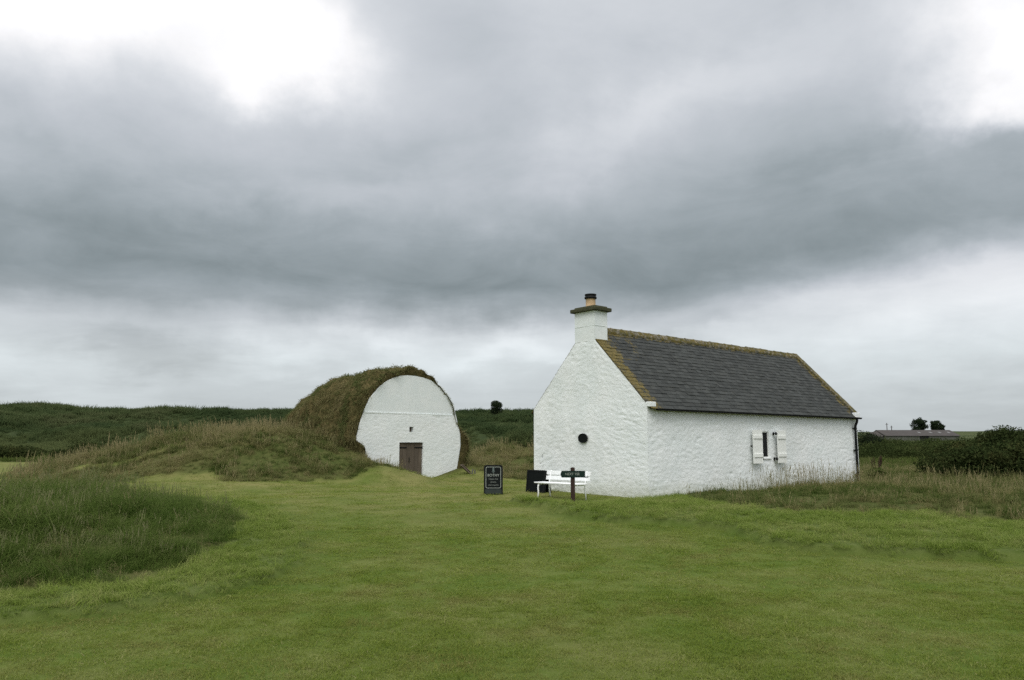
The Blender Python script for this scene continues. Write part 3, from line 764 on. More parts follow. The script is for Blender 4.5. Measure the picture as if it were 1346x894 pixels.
# slates
SLR = MB(); tone = []; moss = []
def slates(side):
    exp = .155; length = math.hypot(RY + .13, (RY + .13) * SL); rows = int(length / exp) + 1
    ct = 1 / math.hypot(1, SL); st = SL * ct
    for r in range(rows):
        d0 = r * exp                                  # distance up the slope of the slate's lower edge
        ww = .27 - .003 * r; x0 = .02 - (ww / 2 if r % 2 else 0) - random.random() * .03
        while x0 < CL - .04:
            wv = ww * random.uniform(.8, 1.2); a = max(x0, .02); b = min(x0 + wv - .006, CL - .04); x0 += wv
            if b - a < .03: continue
            th = random.uniform(.008, .014); jd = random.gauss(0, .004); lift = random.uniform(0, .008); L = exp * 1.9
            if d0 + L > length - .02: L = max(.06, length - .02 - d0)
            def P(x, d, n):
                yy = -.13 + d * ct; zz = EZ + .055 + SL * -.13 + d * st + n * ct; yy -= n * st
                return (x, yy if side == 0 else CW - yy, zz)
            n0 = .020 + lift; n1 = .004
            SLR.add([P(a, d0 + jd, n0), P(b, d0 + jd, n0), P(b, d0 + L, n1), P(a, d0 + L, n1), P(a, d0 + jd, n0 + th), P(b, d0 + jd + random.gauss(0, .003), n0 + th), P(b, d0 + L, n1 + th), P(a, d0 + L, n1 + th)],
                    [(0, 1, 5, 4), (1, 2, 6, 5), (3, 0, 4, 7), (4, 5, 6, 7), (2, 3, 7, 6)])
            t = random.random(); mx = (a + b) / 2
            m = max(math.exp(-((mx - .2) / .33) ** 2) * .8, math.exp(-((CL - .3 - mx) / .3) ** 2) * .6, .62 * math.exp(-((length - d0 - .1) / .28) ** 2))
            m = min(1, m + (.35 if mx < 1.6 and r > rows * .55 else 0))
            tone.extend([t] * 8); moss.extend([m] * 8)
slates(0); slates(1)
roof = SLR.build('roof', M_SLATE, cot, attrs={'tone': tone, 'moss': moss})
# boarding under the slates
MB().add([(.03, -.10, EZ - .07), (CL - .03, -.10, EZ - .07), (CL - .03, RY, RZ + .03), (.03, RY, RZ + .03), (CL - .03, CW + .10, EZ - .07), (.03, CW + .10, EZ - .07)],
         [(0, 1, 2, 3), (3, 2, 4, 5)]).build('underside', M_DARK, roof)
# ridge tiles
rg = MB(); xx = .56
while xx < CL - .15:
    l = random.uniform(.40, .48); e = min(xx + l, CL - .12); dz = random.gauss(0, .006); w = .155
    prof = [(-w, -.135 * SL - .005), (-w * .98, -.08), (-.06, .045), (0, .07), (.06, .045), (w * .98, -.08), (w, -.135 * SL - .005)]
    Vv = []; 
    for xq, f in ((xx, 1.0), (xx + .05, 1.13), (xx + .09, 1.0), (e - .004, .98)):
        Vv += [(xq, RY + p[0] * f, RZ + .085 + dz + (p[1] if f <= 1 else p[1] + .014)) for p in prof]
    n = len(prof); Ff = [(a * n + q, a * n + q + 1, (a + 1) * n + q + 1, (a + 1) * n + q) for a in range(3) for q in range(n - 1)]
    Ff += [tuple(range(n))[::-1], tuple(3 * n + q for q in range(n))]
    rg.add(Vv, Ff); xx += l
rg.build('ridge', M_MOSS, roof)
# mossy skews
def skew(x0, x1, up, top_y, side, n=9, nm='skew', mat=None):
    b = MB(); y0 = -.06
    for q in range(n):
        ya = y0 + (top_y - y0) * q / n; yb = y0 + (top_y - y0) * (q + 1) / n - .006; dz = random.gauss(0, .007); dx = random.gauss(0, .006)
        def zz(v): return EZ + .05 + SL * v
        vs = []
        for (xq, yq, n_) in ((x0 + dx, ya, 0), (x1 + dx, ya, 0), (x1 + dx, yb, 0), (x0 + dx, yb, 0), (x0 + dx, ya, up), (x1 + dx, ya, up), (x1 + dx, yb, up + .006), (x0 + dx, yb, up + .006)):
            vs.append((xq, yq if side == 0 else CW - yq, zz(yq) + n_ + dz - .0))
        b.add(vs, [(0, 1, 2, 3), (7, 6, 5, 4), (0, 4, 5, 1), (1, 5, 6, 2), (2, 6, 7, 3), (3, 7, 4, 0)])
    return fix_normals(b.build(nm, mat or M_MOSS, cot))
skew(.015, .20, .03, 1.80, 0); skew(.06, .26, .02, 1.80, 1)
skew(CL - .24, CL + .03, .12, RY - .01, 0); skew(CL - .24, CL + .03, .12, RY - .01, 1)
# kneeler stones at the foot of the near skew
MB().box((.122, -.035, EZ + .055), (.25, .15, .13), bev=.015).build('kneeler', M_WHITE, cot)
MB().box((CL - .16, -.07, EZ + .02), (.32, .14, .2), bev=.02).build('kneeler', M_WHITE, cot)
# chimney
cx0, cx1, cy0, cy1 = .0, .52, 1.84, 2.64; cz0 = RZ - .34; cz1 = 5.16
gq = spaced([0, 1], .06)
st = MB()
def cface(fn, n1, n2, seed, wd, ht):
    U, T = np.meshgrid(np.linspace(0, 1, n1), np.linspace(0, 1, n2)); D = stones(U * wd + seed * 3, T * ht, seed, .014, .5, .3) * sm(0, .12, np.minimum(U, 1 - U)) * sm(0, .06, np.minimum(T, 1 - T))
    V = [fn(u, t, d) for u, t, d in zip(U.ravel(), T.ravel(), D.ravel())]
    st.add(V, [(j * n1 + k, j * n1 + k + 1, (j + 1) * n1 + k + 1, (j + 1) * n1 + k) for j in range(n2 - 1) for k in range(n1 - 1)])
H = cz1 - cz0
cface(lambda u, t, d: (cx0 - d - .002, cy1 + (cy0 - cy1) * u, cz0 + H * t), 26, 28, 11, .8, H)
cface(lambda u, t, d: (cx0 + (cx1 - cx0) * u, cy0 - d, cz0 - .5 * u + (H + .5 * u) * t), 18, 28, 12, .5, H)
cface(lambda u, t, d: (cx1 + d, cy0 + (cy1 - cy0) * u, cz0 - .5 + (H + .5) * t), 20, 28, 13, .8, H)
cface(lambda u, t, d: (cx1 + (cx0 - cx1) * u, cy1 + d, cz0 - .5 * (1 - u) + (H + .5 * (1 - u)) * t), 18, 28, 14, .5, H)
ch = st.build('chimney', M_SMOOTH, cot, True)
MB().box(((cx0 + cx1) / 2, (cy0 + cy1) / 2, cz0 + .44), (cx1 - cx0 + .014, cy1 - cy0 + .014, .014)).build('string_course', M_SMOOTH, ch)
MB().box(((cx0 + cx1) / 2, (cy0 + cy1) / 2, cz1 + .055), (cx1 - cx0 + .2, cy1 - cy0 + .2, .11), bev=.02).box(((cx0 + cx1) / 2, (cy0 + cy1) / 2, cz1 + .13), (cx1 - cx0 + .02, cy1 - cy0 + .02, .06), bev=.02).build('cap', M_CAP, ch)
pc = ((cx0 + cx1) / 2, (cy0 + cy1) / 2, cz1 + .14)
pot = MB().lathe([(.165, 0), (.165, .03), (.145, .05), (.14, .27), (.145, .28)], pc).build('pot', M_CLAY, ch, True)
MB().lathe([(.15, .262), (.178, .275), (.178, .325), (.158, .335), (.158, .365), (.172, .375), (.172, .405), (.12, .41), (.11, .39), (.11, .30)], pc).build('pot_rim', M_BLACK, ch, True)
# gutter and downpipe
gt = MB(); n = 9; V = []; F = []
for xq in (.22, CL - .02):
    for q in range(n):
        a = PI + PI * q / (n - 1); V.append((xq, -.165 + .055 * math.cos(a), EZ - .055 + .055 * math.sin(a)))
    for q in range(n):
        a = 2 * PI - PI * q / (n - 1); V.append((xq, -.165 + .047 * math.cos(a), EZ - .052 + .047 * math.sin(a)))
m_ = 2 * n
gt.add(V, [(q, (q + 1) % m_, m_ + (q + 1) % m_, m_ + q) for q in range(m_)] + [tuple(range(m_)), tuple(range(2 * m_ - 1, m_ - 1, -1))])
fix_normals(gt.build('gutter', M_BLACK, cot))
px = CL - .30
dp = MB().tube([(px, -.165, EZ - .09), (px, -.165, EZ - .16), (px, -.15, EZ - .22), (px, -.10, EZ - .32), (px, -.085, EZ - .40), (px, -.085, .12), (px, -.10, .05), (px, -.17, -.02)], .043, 10).build('downpipe', M_BLACK, cot, True)
for zz in (EZ - .45, 1.15, .3): MB().lathe([(.053, 0), (.053, .05)], (px, -.085, zz), 12).box((px, -.03, zz + .025), (.14, .06, .035)).build('bracket', M_BLACK, dp)
# oval plaque screwed to the gable
pq = thing('oval_plaque', 'small dark oval plaque on the white gable above the bench', 'plaque', (0, 0, 0), 0)
Mloc = Matrix.Translation((CO[0], CO[1], CZ)) @ Matrix.Rotation(PI / 2 - AZ, 4, 'Z')
pq.matrix_world = Mloc @ Matrix.Translation((-.03, 2.325, 1.54)) @ Matrix.Rotation(PI / 2, 4, 'Z')
def oval(a, b, n=36): return [(a * math.cos(2 * PI * q / n), b * math.sin(2 * PI * q / n)) for q in range(n)]
fix_normals(MB().prism(oval(.172, .128), -.0, .022).build('plate', M_BOARD, pq))
fix_normals(MB().ring(oval(.178, .134), oval(.158, .116), -.004, .032).build('rim', M_BLACK, pq))

# ------------------------------------------------------------------ ice house
ice = thing('ice_house', 'turf covered vault with round white front and plank doors', 'ice house', (IO[0], IO[1], 0), PI / 2 - IAZ)
ice.matrix_world = Matrix.Translation((IO[0], IO[1], 0)) @ Matrix.Rotation(PI / 2 - IAZ, 4, 'Z')
zr = [-.4, .55, .9, 1.17, 1.41, 1.94, 2.25, 2.56, 3.0, 3.5, 4.0, 4.2, 4.38, 4.5, 4.545]
lf = [2.74, 2.76, 2.77, 2.78, 2.78, 2.76, 2.69, 2.60, 2.44, 2.16, 1.68, 1.38, 1.02, .60, .24]
zr2 = [-.4, .55, 1.05, 1.56, 2.06, 2.66, 2.94, 3.33, 3.8, 4.05, 4.2, 4.4, 4.5, 4.545]
rt = [2.62, 2.62, 2.72, 2.82, 2.80, 2.60, 2.52, 2.45, 2.13, 1.84, 1.60, 1.08, .62, .15]
def left(z): return -np.interp(z, zr, lf)
def right(z): return np.interp(z, zr2, rt)
LED = 2.93
def iwall(z0, z1, yoff, seed, amp, mat, name, holes, xst, step=.045):
    zs = spaced(sorted(set([z0, z1] + [q for h in holes for q in h[2:] if z0 < q < z1])), step)
    if z1 > 4.4: zs = np.array(sorted(set(list(zs) + [4.42, 4.46, 4.49, 4.515, 4.53, 4.54])))
    xi = spaced(xst, step) if xst else None
    V = []; F = []
    for zz in zs:
        L, R = left(zz), right(zz)
        a = xst[0] if xst else -.001; b = xst[-1] if xst else .001
        row = list(np.linspace(L, a, 46)) + (list(xi[1:-1]) if xst else [0.]) + list(np.linspace(b, R, 46))
        V.append(row)
    U = np.array(V); Z = np.repeat(zs[:, None], U.shape[1], 1)
    edge = sm(0, .12, np.minimum(U - left(Z), right(Z) - U)) * sm(0, .05, np.minimum(z1 - Z if z1 < 4.4 else 9, Z - z0 if z0 > 0 else 9))
    for h in holes:
        din = np.maximum(np.maximum(h[0] - U, U - h[1]), np.maximum(h[2] - Z, Z - h[3])); edge = edge * sm(0, .06, din)
    D = stones(U + 77, Z, seed, amp) * edge
    n1 = U.shape[1]; Vv = np.stack([U, yoff - D, Z], -1).reshape(-1, 3)
    for j in range(len(zs) - 1):
        zc = (zs[j] + zs[j + 1]) / 2
        for k in range(n1 - 1):
            xc = (U[j, k] + U[j, k + 1] + U[j + 1, k] + U[j + 1, k + 1]) / 4
            if any(h[0] < xc < h[1] and h[2] < zc < h[3] for h in holes): continue
            F.append((j * n1 + k, j * n1 + k + 1, (j + 1) * n1 + k + 1, (j + 1) * n1 + k))
    # rim back into the mound
    nz = len(zs); B = len(Vv)
    rim = []
    for j in range(nz):
        for k in (0, n1 - 1): rim.append((U[j, k], yoff + .8, zs[j]))
    Vv = list(map(tuple, Vv)) + rim
    for j in range(nz - 1):
        F.append((j * n1, (j + 1) * n1, B + 2 * (j + 1), B + 2 * j)); F.append(((j + 1) * n1 + n1 - 1, j * n1 + n1 - 1, B + 2 * j + 1, B + 2 * (j + 1) + 1))
    return mesh(name, Vv, F, mat, ice, True)
DX0, DX1, DZ = -.63, .66, 1.71
fw = iwall(-.4, LED, 0., 8, .022, M_WHITE, 'front_wall', [(DX0, DX1, -.5, DZ), (-.115, .115, 2.15, 2.37)], [DX0, -.115, .115, DX1])
iwall(LED, 4.545, .025, 9, .008, M_SMOOTH, 'upper_wall', [], None)
# weathering ledge
xs_ = np.linspace(float(left(LED)), float(right(LED)), 40); V = []; F = []
for q, xq in enumerate(xs_):
    dz = .006 * perlin(xq * 2, 3.3, 4); V += [(xq, -.004, LED - .05 + dz), (xq, -.008, LED + dz), (xq, .05, LED + .014 + dz), (xq, .05, LED - .05 + dz)]
for q in range(39):
    for e in range(4): F.append((4 * q + e, 4 * q + 4 + e, 4 * q + 4 + (e + 1) % 4, 4 * q + (e + 1) % 4))
fix_normals(mesh('ledge', V, F, M_SMOOTH, ice))
# reveals of door and vent
rv = MB()
for (a, b, c_, d_) in ((DX0, DX1, -.3, DZ), (-.115, .115, 2.15, 2.37)):
    rv.add([(a, 0, c_), (b, 0, c_), (b, 0, d_), (a, 0, d_), (a, .3, c_), (b, .3, c_), (b, .3, d_), (a, .3, d_)], [(0, 4, 5, 1), (1, 5, 6, 2), (2, 6, 7, 3), (3, 7, 4, 0)])
rv.build('reveal', M_WHITE, fw)
MB().box((0, .16, 2.26), (.228, .02, .218)).box((0, .13, 2.26), (.02, .02, .21)).build('vent', M_WOOD, ice)
# plank doors
for (a, b, sgn) in ((DX0 + .012, .008, -1), (.02, DX1 - .012, 1)):
    dm = MB(); n = 3; tn = []; lean = .0
    for q in range(n):
        w = (b - a) / n; dm.box((a + w * (q + .5), .09 + random.uniform(-.004, .004), (DZ - .012 - .2) / 2 - .0), (w - .007, .035, DZ + .19), bev=.004)
        tn += [random.random()] * (len(dm.V) - len(tn))
    dr = dm.build('door', M_WOOD, ice, attrs={'tone': tn})
    hx = a if sgn < 0 else b
    for zz in (DZ - .22, .22 if sgn > 0 else .5): MB().box((hx - sgn * .21, .064, zz), (.42, .012, .05)).lathe([(.018, -.04), (.018, .04)], (hx, .06, zz), 8).build('hinge', M_BLACK, dr)
    if sgn < 0: MB().box((b - .06, .06, .98), (.02, .03, .22), bev=.006).build('handle', M_BLACK, dr)
# turf vault
def vault_section(phi):
    """outline of the vault's outer skin in the facade's frame, phi 0 = left foot, 1 = right foot"""
    zs = np.concatenate([np.linspace(-.3, 4.3, 30), np.linspace(4.33, 4.545, 8)])
    Lp = np.stack([left(zs), zs], 1); Rp = np.stack([right(zs), zs], 1)[::-1]
    return np.concatenate([Lp, Rp])
sec = vault_section(0); dd = np.r_[0, np.cumsum(np.hypot(*np.diff(sec, axis=0).T))]
ns, nt_ = 120, 84
q = np.linspace(0, dd[-1], ns); S = np.stack([np.interp(q, dd, sec[:, 0]), np.interp(q, dd, sec[:, 1])], 1)
cen = np.array([.05, 1.9])
S = .5 * S + .5 * np.stack([np.convolve(np.pad(S[:, k], 4, 'edge'), np.ones(9) / 9, 'valid') for k in (0, 1)], 1)
Vt = []; L = 8.25; T0 = -.03
for j in range(nt_ + 1):
    t = j / nt_; yy = T0 + (L - T0) * t
    back = math.sqrt(max(0., 1 - max(0, (t - .44) / .56) ** 2.1)); drop = .04 * yy
    for k in range(ns):
        ph = k / (ns - 1); foot = 1 - (sm(.2, 2.4, S[k, 1]) if ph < .5 else sm(-.1, 2.9, S[k, 1])); thick = .33 + .75 * foot * (.35 + .65 * sm(0, .25, t)) + (1.05 * float(sm(-.05, .22, t)) if ph > .5 else 0) * foot
        d = (S[k] - cen); d = d / (np.hypot(*d) + 1e-9)
        ang = math.degrees(math.atan2(d[0], d[1]))                 # 0 at the crown, + to the right
        keep = 1 - float(sm(8, 42, ang)) * (1 - float(sm(70, 98, ang)))
        thick = thick * (keep + (1 - keep) * float(sm(.02, .14, t))) - (1 - keep) * .12 * (1 - float(sm(.02, .1, t)))
        p = S[k] + d * thick * (1 if t > .03 else .8)
        n_ = .24 * float(fbm(np.array(ph * 6.5), np.array(yy * .7), 101, 5)) + .10 * float(perlin(np.array(ph * 34.), np.array(yy * 3.2), 105))
        fr = 1 - float(sm(0, .10, t))
        p = p + d * n_ * (1 - .85 * (1 - keep) * fr)
        low = float(sm(-88, -104, ang)) * fr                       # shaggy turf hanging over the wall's lower left edge
        p = p - d * low * (.75 + .25 * float(perlin(np.array(ph * 30.), np.array(2.5), 109))); yk = yy - .30 * low
        low = float(sm(96, 112, ang)) * fr
        p = p - d * low * .30; yk = yk - .16 * low
        xx_ = cen[0] + (p[0] - cen[0]) * (.25 + .75 * back); zz_ = -.3 + (p[1] + .3) * back * (1 - .008 * yy)
        lip = -.16 * max(0, float(perlin(np.array(ph * 22.), np.array(1.5), 107))) * (1 if j < 3 else 0)
        Vt.append((xx_, yk + lip * keep, zz_))
# a front lip that turns in behind the white wall
lipV = []
for k in range(ns):
    lipV.append((S[k, 0] * .965, .10, S[k, 1] * .985))
Ft = [(j * ns + k, j * ns + k + 1, (j + 1) * ns + k + 1, (j + 1) * ns + k) for j in range(nt_) for k in range(ns - 1)]
b0 = len(Vt); Vt += lipV
Ft += [(b0 + k, b0 + k + 1, k + 1, k) for k in range(ns - 1)]
turf = fix_normals(mesh('turf_cover', Vt, Ft, M_SOIL, ice, True))
turf['label'] = 'shaggy brown and green turf over the vault'
# blades growing out of that turf, one mesh of its own
Va = np.array(Vt[:b0]).reshape(nt_ + 1, ns, 3)
BV = []; BF = []; BT = []; BQ = []
NB = 15000
for q in range(NB):
    j = int(random.random() ** 1.15 * (nt_ - 1)); k = random.randrange(ns - 1)
    p = Va[j, k]; e1 = Va[j, k + 1] - p; e2 = Va[j + 1, k] - p; a, b = random.random(), random.random()
    p = p + e1 * a + e2 * b; nrm = np.cross(e2, e1); nl = np.linalg.norm(nrm)
    if nl < 1e-9: continue
    nrm = nrm / nl
    if np.dot(nrm, p - np.array([cen[0], p[1], cen[1]])) < 0: nrm = -nrm
    if p[2] < -.1: continue
    hgt = random.uniform(.07, .19) * (1.2 if j < 4 else 1); tone = random.random()
    if j < 8 and .5 < k / (ns - 1) < .80 and p[2] > 1.9: hgt *= .35
    for w_ in range(5):
        base = p + np.random.default_rng(q * 7 + w_).normal(0, .045, 3) - nrm * .03
        dirn = nrm + np.array([random.gauss(0, .55), random.gauss(-.15 - .5 * (j < 4), .5), random.gauss(-.25 - .25 * (j < 4), .45)]); dirn /= np.linalg.norm(dirn)
        side = np.cross(dirn, [random.gauss(0, 1) for _ in range(3)]); side = side / (np.linalg.norm(side) + 1e-9) * random.uniform(.007, .013)
        m_ = base + dirn * hgt * .6; e = base + dirn * hgt + np.array([0, 0, -.35 * hgt])
        b = len(BV); BV += [base - side, base + side, m_ + side * .8, m_ - side * .8, e]; BF += [(b, b + 1, b + 2, b + 3), (b + 3, b + 2, b + 4)]; BT += [0, 0, .6, .6, 1]; BQ += [tone] * 5
tb = mesh('turf_grass', BV, BF, G_TURF, turf, attrs={'tip': BT, 'tone': BQ})

# weathered plank lying on the bank beside it
def on_ground(x, y): return float(ground_z(np.array([x]), np.array([y]))[0])
bx, by = -2.0, 34.9; pl = thing('wooden_plank', 'weathered brown plank lying on the bank right of the vault', 'plank', (bx, by, on_ground(bx, by)), 0)
R = Matrix.Rotation(.35, 3, 'Z') @ Matrix.Rotation(.72, 3, 'Y')
pk = MB().box((0, 0, .17), (.62, .24, .05), R, .008).box((.02, .03, .235), (.50, .2, .03), R, .008)
pk.build('board', M_WOOD, pl, attrs={'tone': [.2] * len(pk.V)})
MB().tube([(.27, -.04, -.08), (.30, -.05, .20)], .03, 8).build('stake', M_TIN, pl); MB().tube([(.40, .02, -.08), (.39, .0, .17)], .028, 8).build('stake', M_TIN, pl)

# ------------------------------------------------------------------ A-board sign
sx, sy = -.515, 22.3
sg = thing('chalkboard_sign', 'upright black A-board with pale border and handwritten words on the grass', 'sign', (sx, sy, on_ground(sx, sy)), .03)
TL = Matrix.Rotation(math.radians(-7), 4, 'X')
W_, H_ = .525, .81
b = MB().prism(rrect(W_, H_, .07, .02), -.018, .018, TL); pn = fix_normals(b.build('board', M_BOARD, sg))
fix_normals(MB().ring(rrect(W_, H_, .07, .02), rrect(W_ - .045, H_ - .045, .055, .012, z0=.0225), -.03, .024, TL).build('frame', M_BLACK, sg))
fix_normals(MB().ring(rrect(W_ - .105, H_ - .225, .05, .04, z0=.175), rrect(W_ - .127, H_ - .247, .042, .032, z0=.186), -.023, -.0175, TL).build('border', M_CHALK, pn))
fix_normals(MB().prism(rrect(W_ - .07, .12, .01, .01, z0=.025), -.05, -.0185, TL).build('foot_tray', M_BOARDGREY, sg))
fix_normals(MB().prism(rrect(W_, H_, .07, .02), -.014, .014, Matrix.Translation((0, .30, 0)) @ Matrix.Rotation(math.radians(12), 4, 'X')).build('rear_board', M_BLACK, sg))
def on_board(z, d=-.022): return TL @ Vector((0, d, z))
rx = (PI / 2 - math.radians(7), 0, 0)
for body, zz, sz, mt in (('BOTHY', .525, .100, M_CHALK), ('Open for', .425, .070, M_DIM), ('drinks', .342, .066, M_DIM), ('and snacks', .262, .066, M_DIM)):
    text('lettering', body, sz, mt, pn, on_board(zz), rx)
em = MB()
em.prism(oval(.028, .034, 16), -.022, -.018, TL @ Matrix.Translation((0, 0, .665))).prism([(-.03, 0), (.03, 0), (.012, .05), (-.012, .05)], -.0225, -.0185, TL @ Matrix.Translation((0, 0, .700)))
em.prism([(-.006, 0), (.006, 0), (.006, .07), (-.006, .07)], -.022, -.018, TL @ Matrix.Translation((0, 0, .585))).prism([(0, 0), (.045, .03), (.035, .045), (0, .015), (-.035, .045), (-.045, .03)], -.0215, -.0175, TL @ Matrix.Translation((0, 0, .595)))
fix_normals(em.build('emblem', M_CREST, pn))

# plain black board by the corner
def cw(u, v):
    p = CO + CA * u + CB * v; return float(p[0]), float(p[1])
bx, by = .66, 22.95
bb = thing('black_board', 'plain black standing board at the left corner of the gable', 'board', (bx, by, on_ground(bx, by) - .02), PI / 2 - AZ - PI / 2)
TB = Matrix.Rotation(math.radians(-6), 4, 'X')
fix_normals(MB().prism(rrect(.74, .64, .035, .01), -.025, .025, TB).build('front_board', M_BOARD, bb))
fix_normals(MB().ring(rrect(.76, .66, .04, .015, z0=-.01), rrect(.68, .58, .03, .01, z0=.03), -.034, .034, TB).build('frame', M_BLACK, bb))
fix_normals(MB().prism(rrect(.74, .63, .035, .01), -.02, .02, Matrix.Translation((0, .27, 0)) @ Matrix.Rotation(math.radians(13), 4, 'X')).build('rear_board', M_BOARD, bb))
MB().box((.0, .13, .30), (.02, .28, .02)).build('brace', M_BLACK, bb)

# ------------------------------------------------------------------ bench (front faces the lawn)
bx, by = 1.29, 20.85
bz = on_ground(bx, by)
be = thing('garden_bench', 'white painted garden bench with slatted back in front of the gable', 'bench', (bx, by, bz), -AZ)
# local x runs along the gable, local y towards the wall
SH = .385; BL = 1.62
se = MB()
for q, yy in enumerate((-.19, -.065, .06)): se.box((0, yy, SH), (BL, .112, .032), bev=.008)
se.build('seat', M_PAINT, be)
TB = Matrix.Rotation(math.radians(-10), 3, 'X'); bk = MB()
for zz, yy in ((.50, .205), (.635, .232)): bk.box((0, yy, zz), (BL, .026, .105), TB, .008)
bk.build('backrest', M_PAINT, be)
for sx_ in (-.66, .66):
    MB().tube([(sx_, -.20, SH - .02), (sx_, -.235, SH - .12), (sx_, -.22, SH - .26), (sx_, -.25, -.04)], .021, 8).build('leg', M_PAINT, be, True)
    MB().tube([(sx_, .25, .70), (sx_, .20, .48), (sx_, .165, SH - .03), (sx_, .17, .2), (sx_, .21, -.04)], .019, 8).build('leg', M_PAINT, be, True)
    MB().box((sx_, -.02, SH - .032), (.035, .42, .03), bev=.006).build('seat_rail', M_PAINT, be)

# ------------------------------------------------------------------ finger post
fx, fy = 1.41, 18.75
fp = thing('finger_post', 'brown timber post with dark green arrow board in front of bench', 'signpost', (fx, fy, on_ground(fx, fy)), .05)
pp = MB().box((0, 0, .33), (.092, .092, 1.06), bev=.008).add([(-.046, -.046, .86), (.046, -.046, .86), (.046, .046, .86), (-.046, .046, .86), (0, 0, .872)], [(0, 1, 4), (1, 2, 4), (2, 3, 4), (3, 0, 4)])
pp.build('post', M_POST, fp, attrs={'tone': [.2] * len(pp.V)})
arm = [(-.295, .71), (-.265, .637), (.28, .637), (.28, .79), (-.265, .79)]
ab = fix_normals(MB().prism(arm, -.074, -.0475).build('arrow_board', M_SIGN, fp))
text('lettering', 'NEXT TEE', .075, M_CHALK, ab, (-.015, -.0755, .714), (PI / 2, 0, 0))
MB().box((.312, -.058, .645), (.09, .02, .022), bev=.004).build('bracket', M_BLACK, fp)
# ------------------------------------------------------------------ bushes
def leaf_cloud(blobs, n, size, seed=0, flat=.0, shell=.55):
    r = np.random.default_rng(seed); B = np.array(blobs, float)
    w = (B[:, 3] * B[:, 4] * B[:, 5]) ** .667; idx = r.choice(len(B), n, p=w / w.sum())
    d = r.normal(0, 1, (n, 3)); d /= np.linalg.norm(d, axis=1)[:, None]
    rad = shell + (1.06 - shell) * r.random(n) ** .6
    az = np.arctan2(d[:, 1], d[:, 0])
    lump = 1 + .22 * perlin(az * 2.2 + idx * 3.1, d[:, 2] * 3.0, seed + 3) + .12 * perlin(az * 6 + idx, d[:, 2] * 8, seed + 4)
    P = B[idx, :3] + d * B[idx, 3:6] * (rad * lump)[:, None]
    nr = d * .8 + r.normal(0, .7, (n, 3)); nr /= np.linalg.norm(nr, axis=1)[:, None]
    a = np.cross(nr, r.normal(0, 1, (n, 3))); a /= np.linalg.norm(a, axis=1)[:, None]; b = np.cross(nr, a)
    s = size * r.uniform(.6, 1.4, n)[:, None]
    V = np.stack([P - a * s * .5, P + b * s * .28, P + a * s * .7 + nr * s * .15, P - b * s * .28], 1).reshape(-1, 3)
    F = np.arange(n * 4).reshape(-1, 4); tone = np.repeat(r.random(n), 4); tip = np.tile([0, .5, 1, .5], n)
    return V, F, tone, tip
def leaf_mesh(name, blobs, n, size, mat, parent, seed):
    V, F, tone, tip = leaf_cloud(blobs, n, size, seed)
    me = bpy.data.meshes.new(name); me.from_pydata(V.tolist(), [], F.tolist())
    for k, a in (('tone', tone), ('tip', tip)):
        at = me.attributes.new(k, 'FLOAT', 'POINT'); at.data.foreach_set('value', a.astype(np.float32))
    me.materials.append(mat); me.update()
    return link(bpy.data.objects.new(name, me), parent)
def bush(name, label, cat, x, y, w, d, h, n, size, seed, mat=None, group=None, lumps=9):
    r = random.Random(seed); zz = on_ground(x, y)
    t = thing(name, label, cat, (x, y, zz), 0, group)
    bl = [(0, 0, h * .42, w * .42, d * .42, h * .45)]
    for q in range(lumps):
        a = r.random() * 2 * PI; rr_ = r.uniform(.25, .8)
        bw = r.uniform(.16, .3) * w; bh = r.uniform(.18, .34) * h
        bl.append((math.cos(a) * rr_ * w * .42, math.sin(a) * rr_ * d * .42, h * r.uniform(.3, .8) * (1 - .35 * rr_), bw, bw * d / w, bh))
    leaf_mesh('foliage', bl, n, size, mat or G_GORSE, t, seed)
    st = MB()
    for q in range(7):
        a = r.random() * 2 * PI; rr_ = r.uniform(.2, .7); st.tube([(math.cos(a) * .1 * w, math.sin(a) * .1 * d, -.15), (math.cos(a) * rr_ * w * .25, math.sin(a) * rr_ * d * .25, h * .35), (math.cos(a) * rr_ * w * .4, math.sin(a) * rr_ * d * .4, h * .72)], [.05 * h / 2, .035 * h / 2, .012 * h / 2], 6)
    st.build('stem', M_BARK, t)
    return t
def px_at(u, Yd): return (u - 673) / 1047 * Yd
# nearer gorse to the right of the cottage, each clump a bush of its own
near = [(1340, 30.5, 4.4, 3.4, 1.75, 'dark gorse bush at the right edge of the picture'), (1286, 31, 3.4, 3.0, 1.35, 'broad dark gorse bush left of the one at the picture edge'),
        (1243, 35, 3.4, 3.0, 1.15, 'low gorse bush at the left end of the right hand gorse'), (1312, 37, 2.6, 2.4, 2.35, 'tallest gorse bush, its rusty top poking above the others'),
        (1350, 41, 3.6, 3.2, 2.25, 'gorse bush behind the one at the right edge'), (1262, 43, 4.2, 3.2, 1.75, 'gorse bush in the second row below the green field')]
for q, (u, Yd, w, d, h, lab) in enumerate(near):
    bush('gorse_bush', lab, 'bush', px_at(u, Yd), Yd, w, d, h, 15000, .10, 300 + q, None, 'gorse bushes right of the cottage', 12)
far_b = [(1146, 74, 5, 4, 1.75), (1172, 70, 5, 4, 1.35), (1160, 84, 6, 4, 2.0), (1196, 76, 6, 4, 1.6), (1188, 90, 7, 4, 1.95), (1220, 72, 5, 4, 1.5), (1215, 86, 6, 4, 2.1), (1244, 78, 6, 4, 1.9), (1262, 66, 5, 3.5, 1.45), (1280, 84, 7, 4, 2.2), (1300, 66, 5, 4, 1.9), (1335, 68, 6, 4, 1.75), (1370, 62, 6, 4, 2.1)]
bl = []
rr_ = random.Random(77)
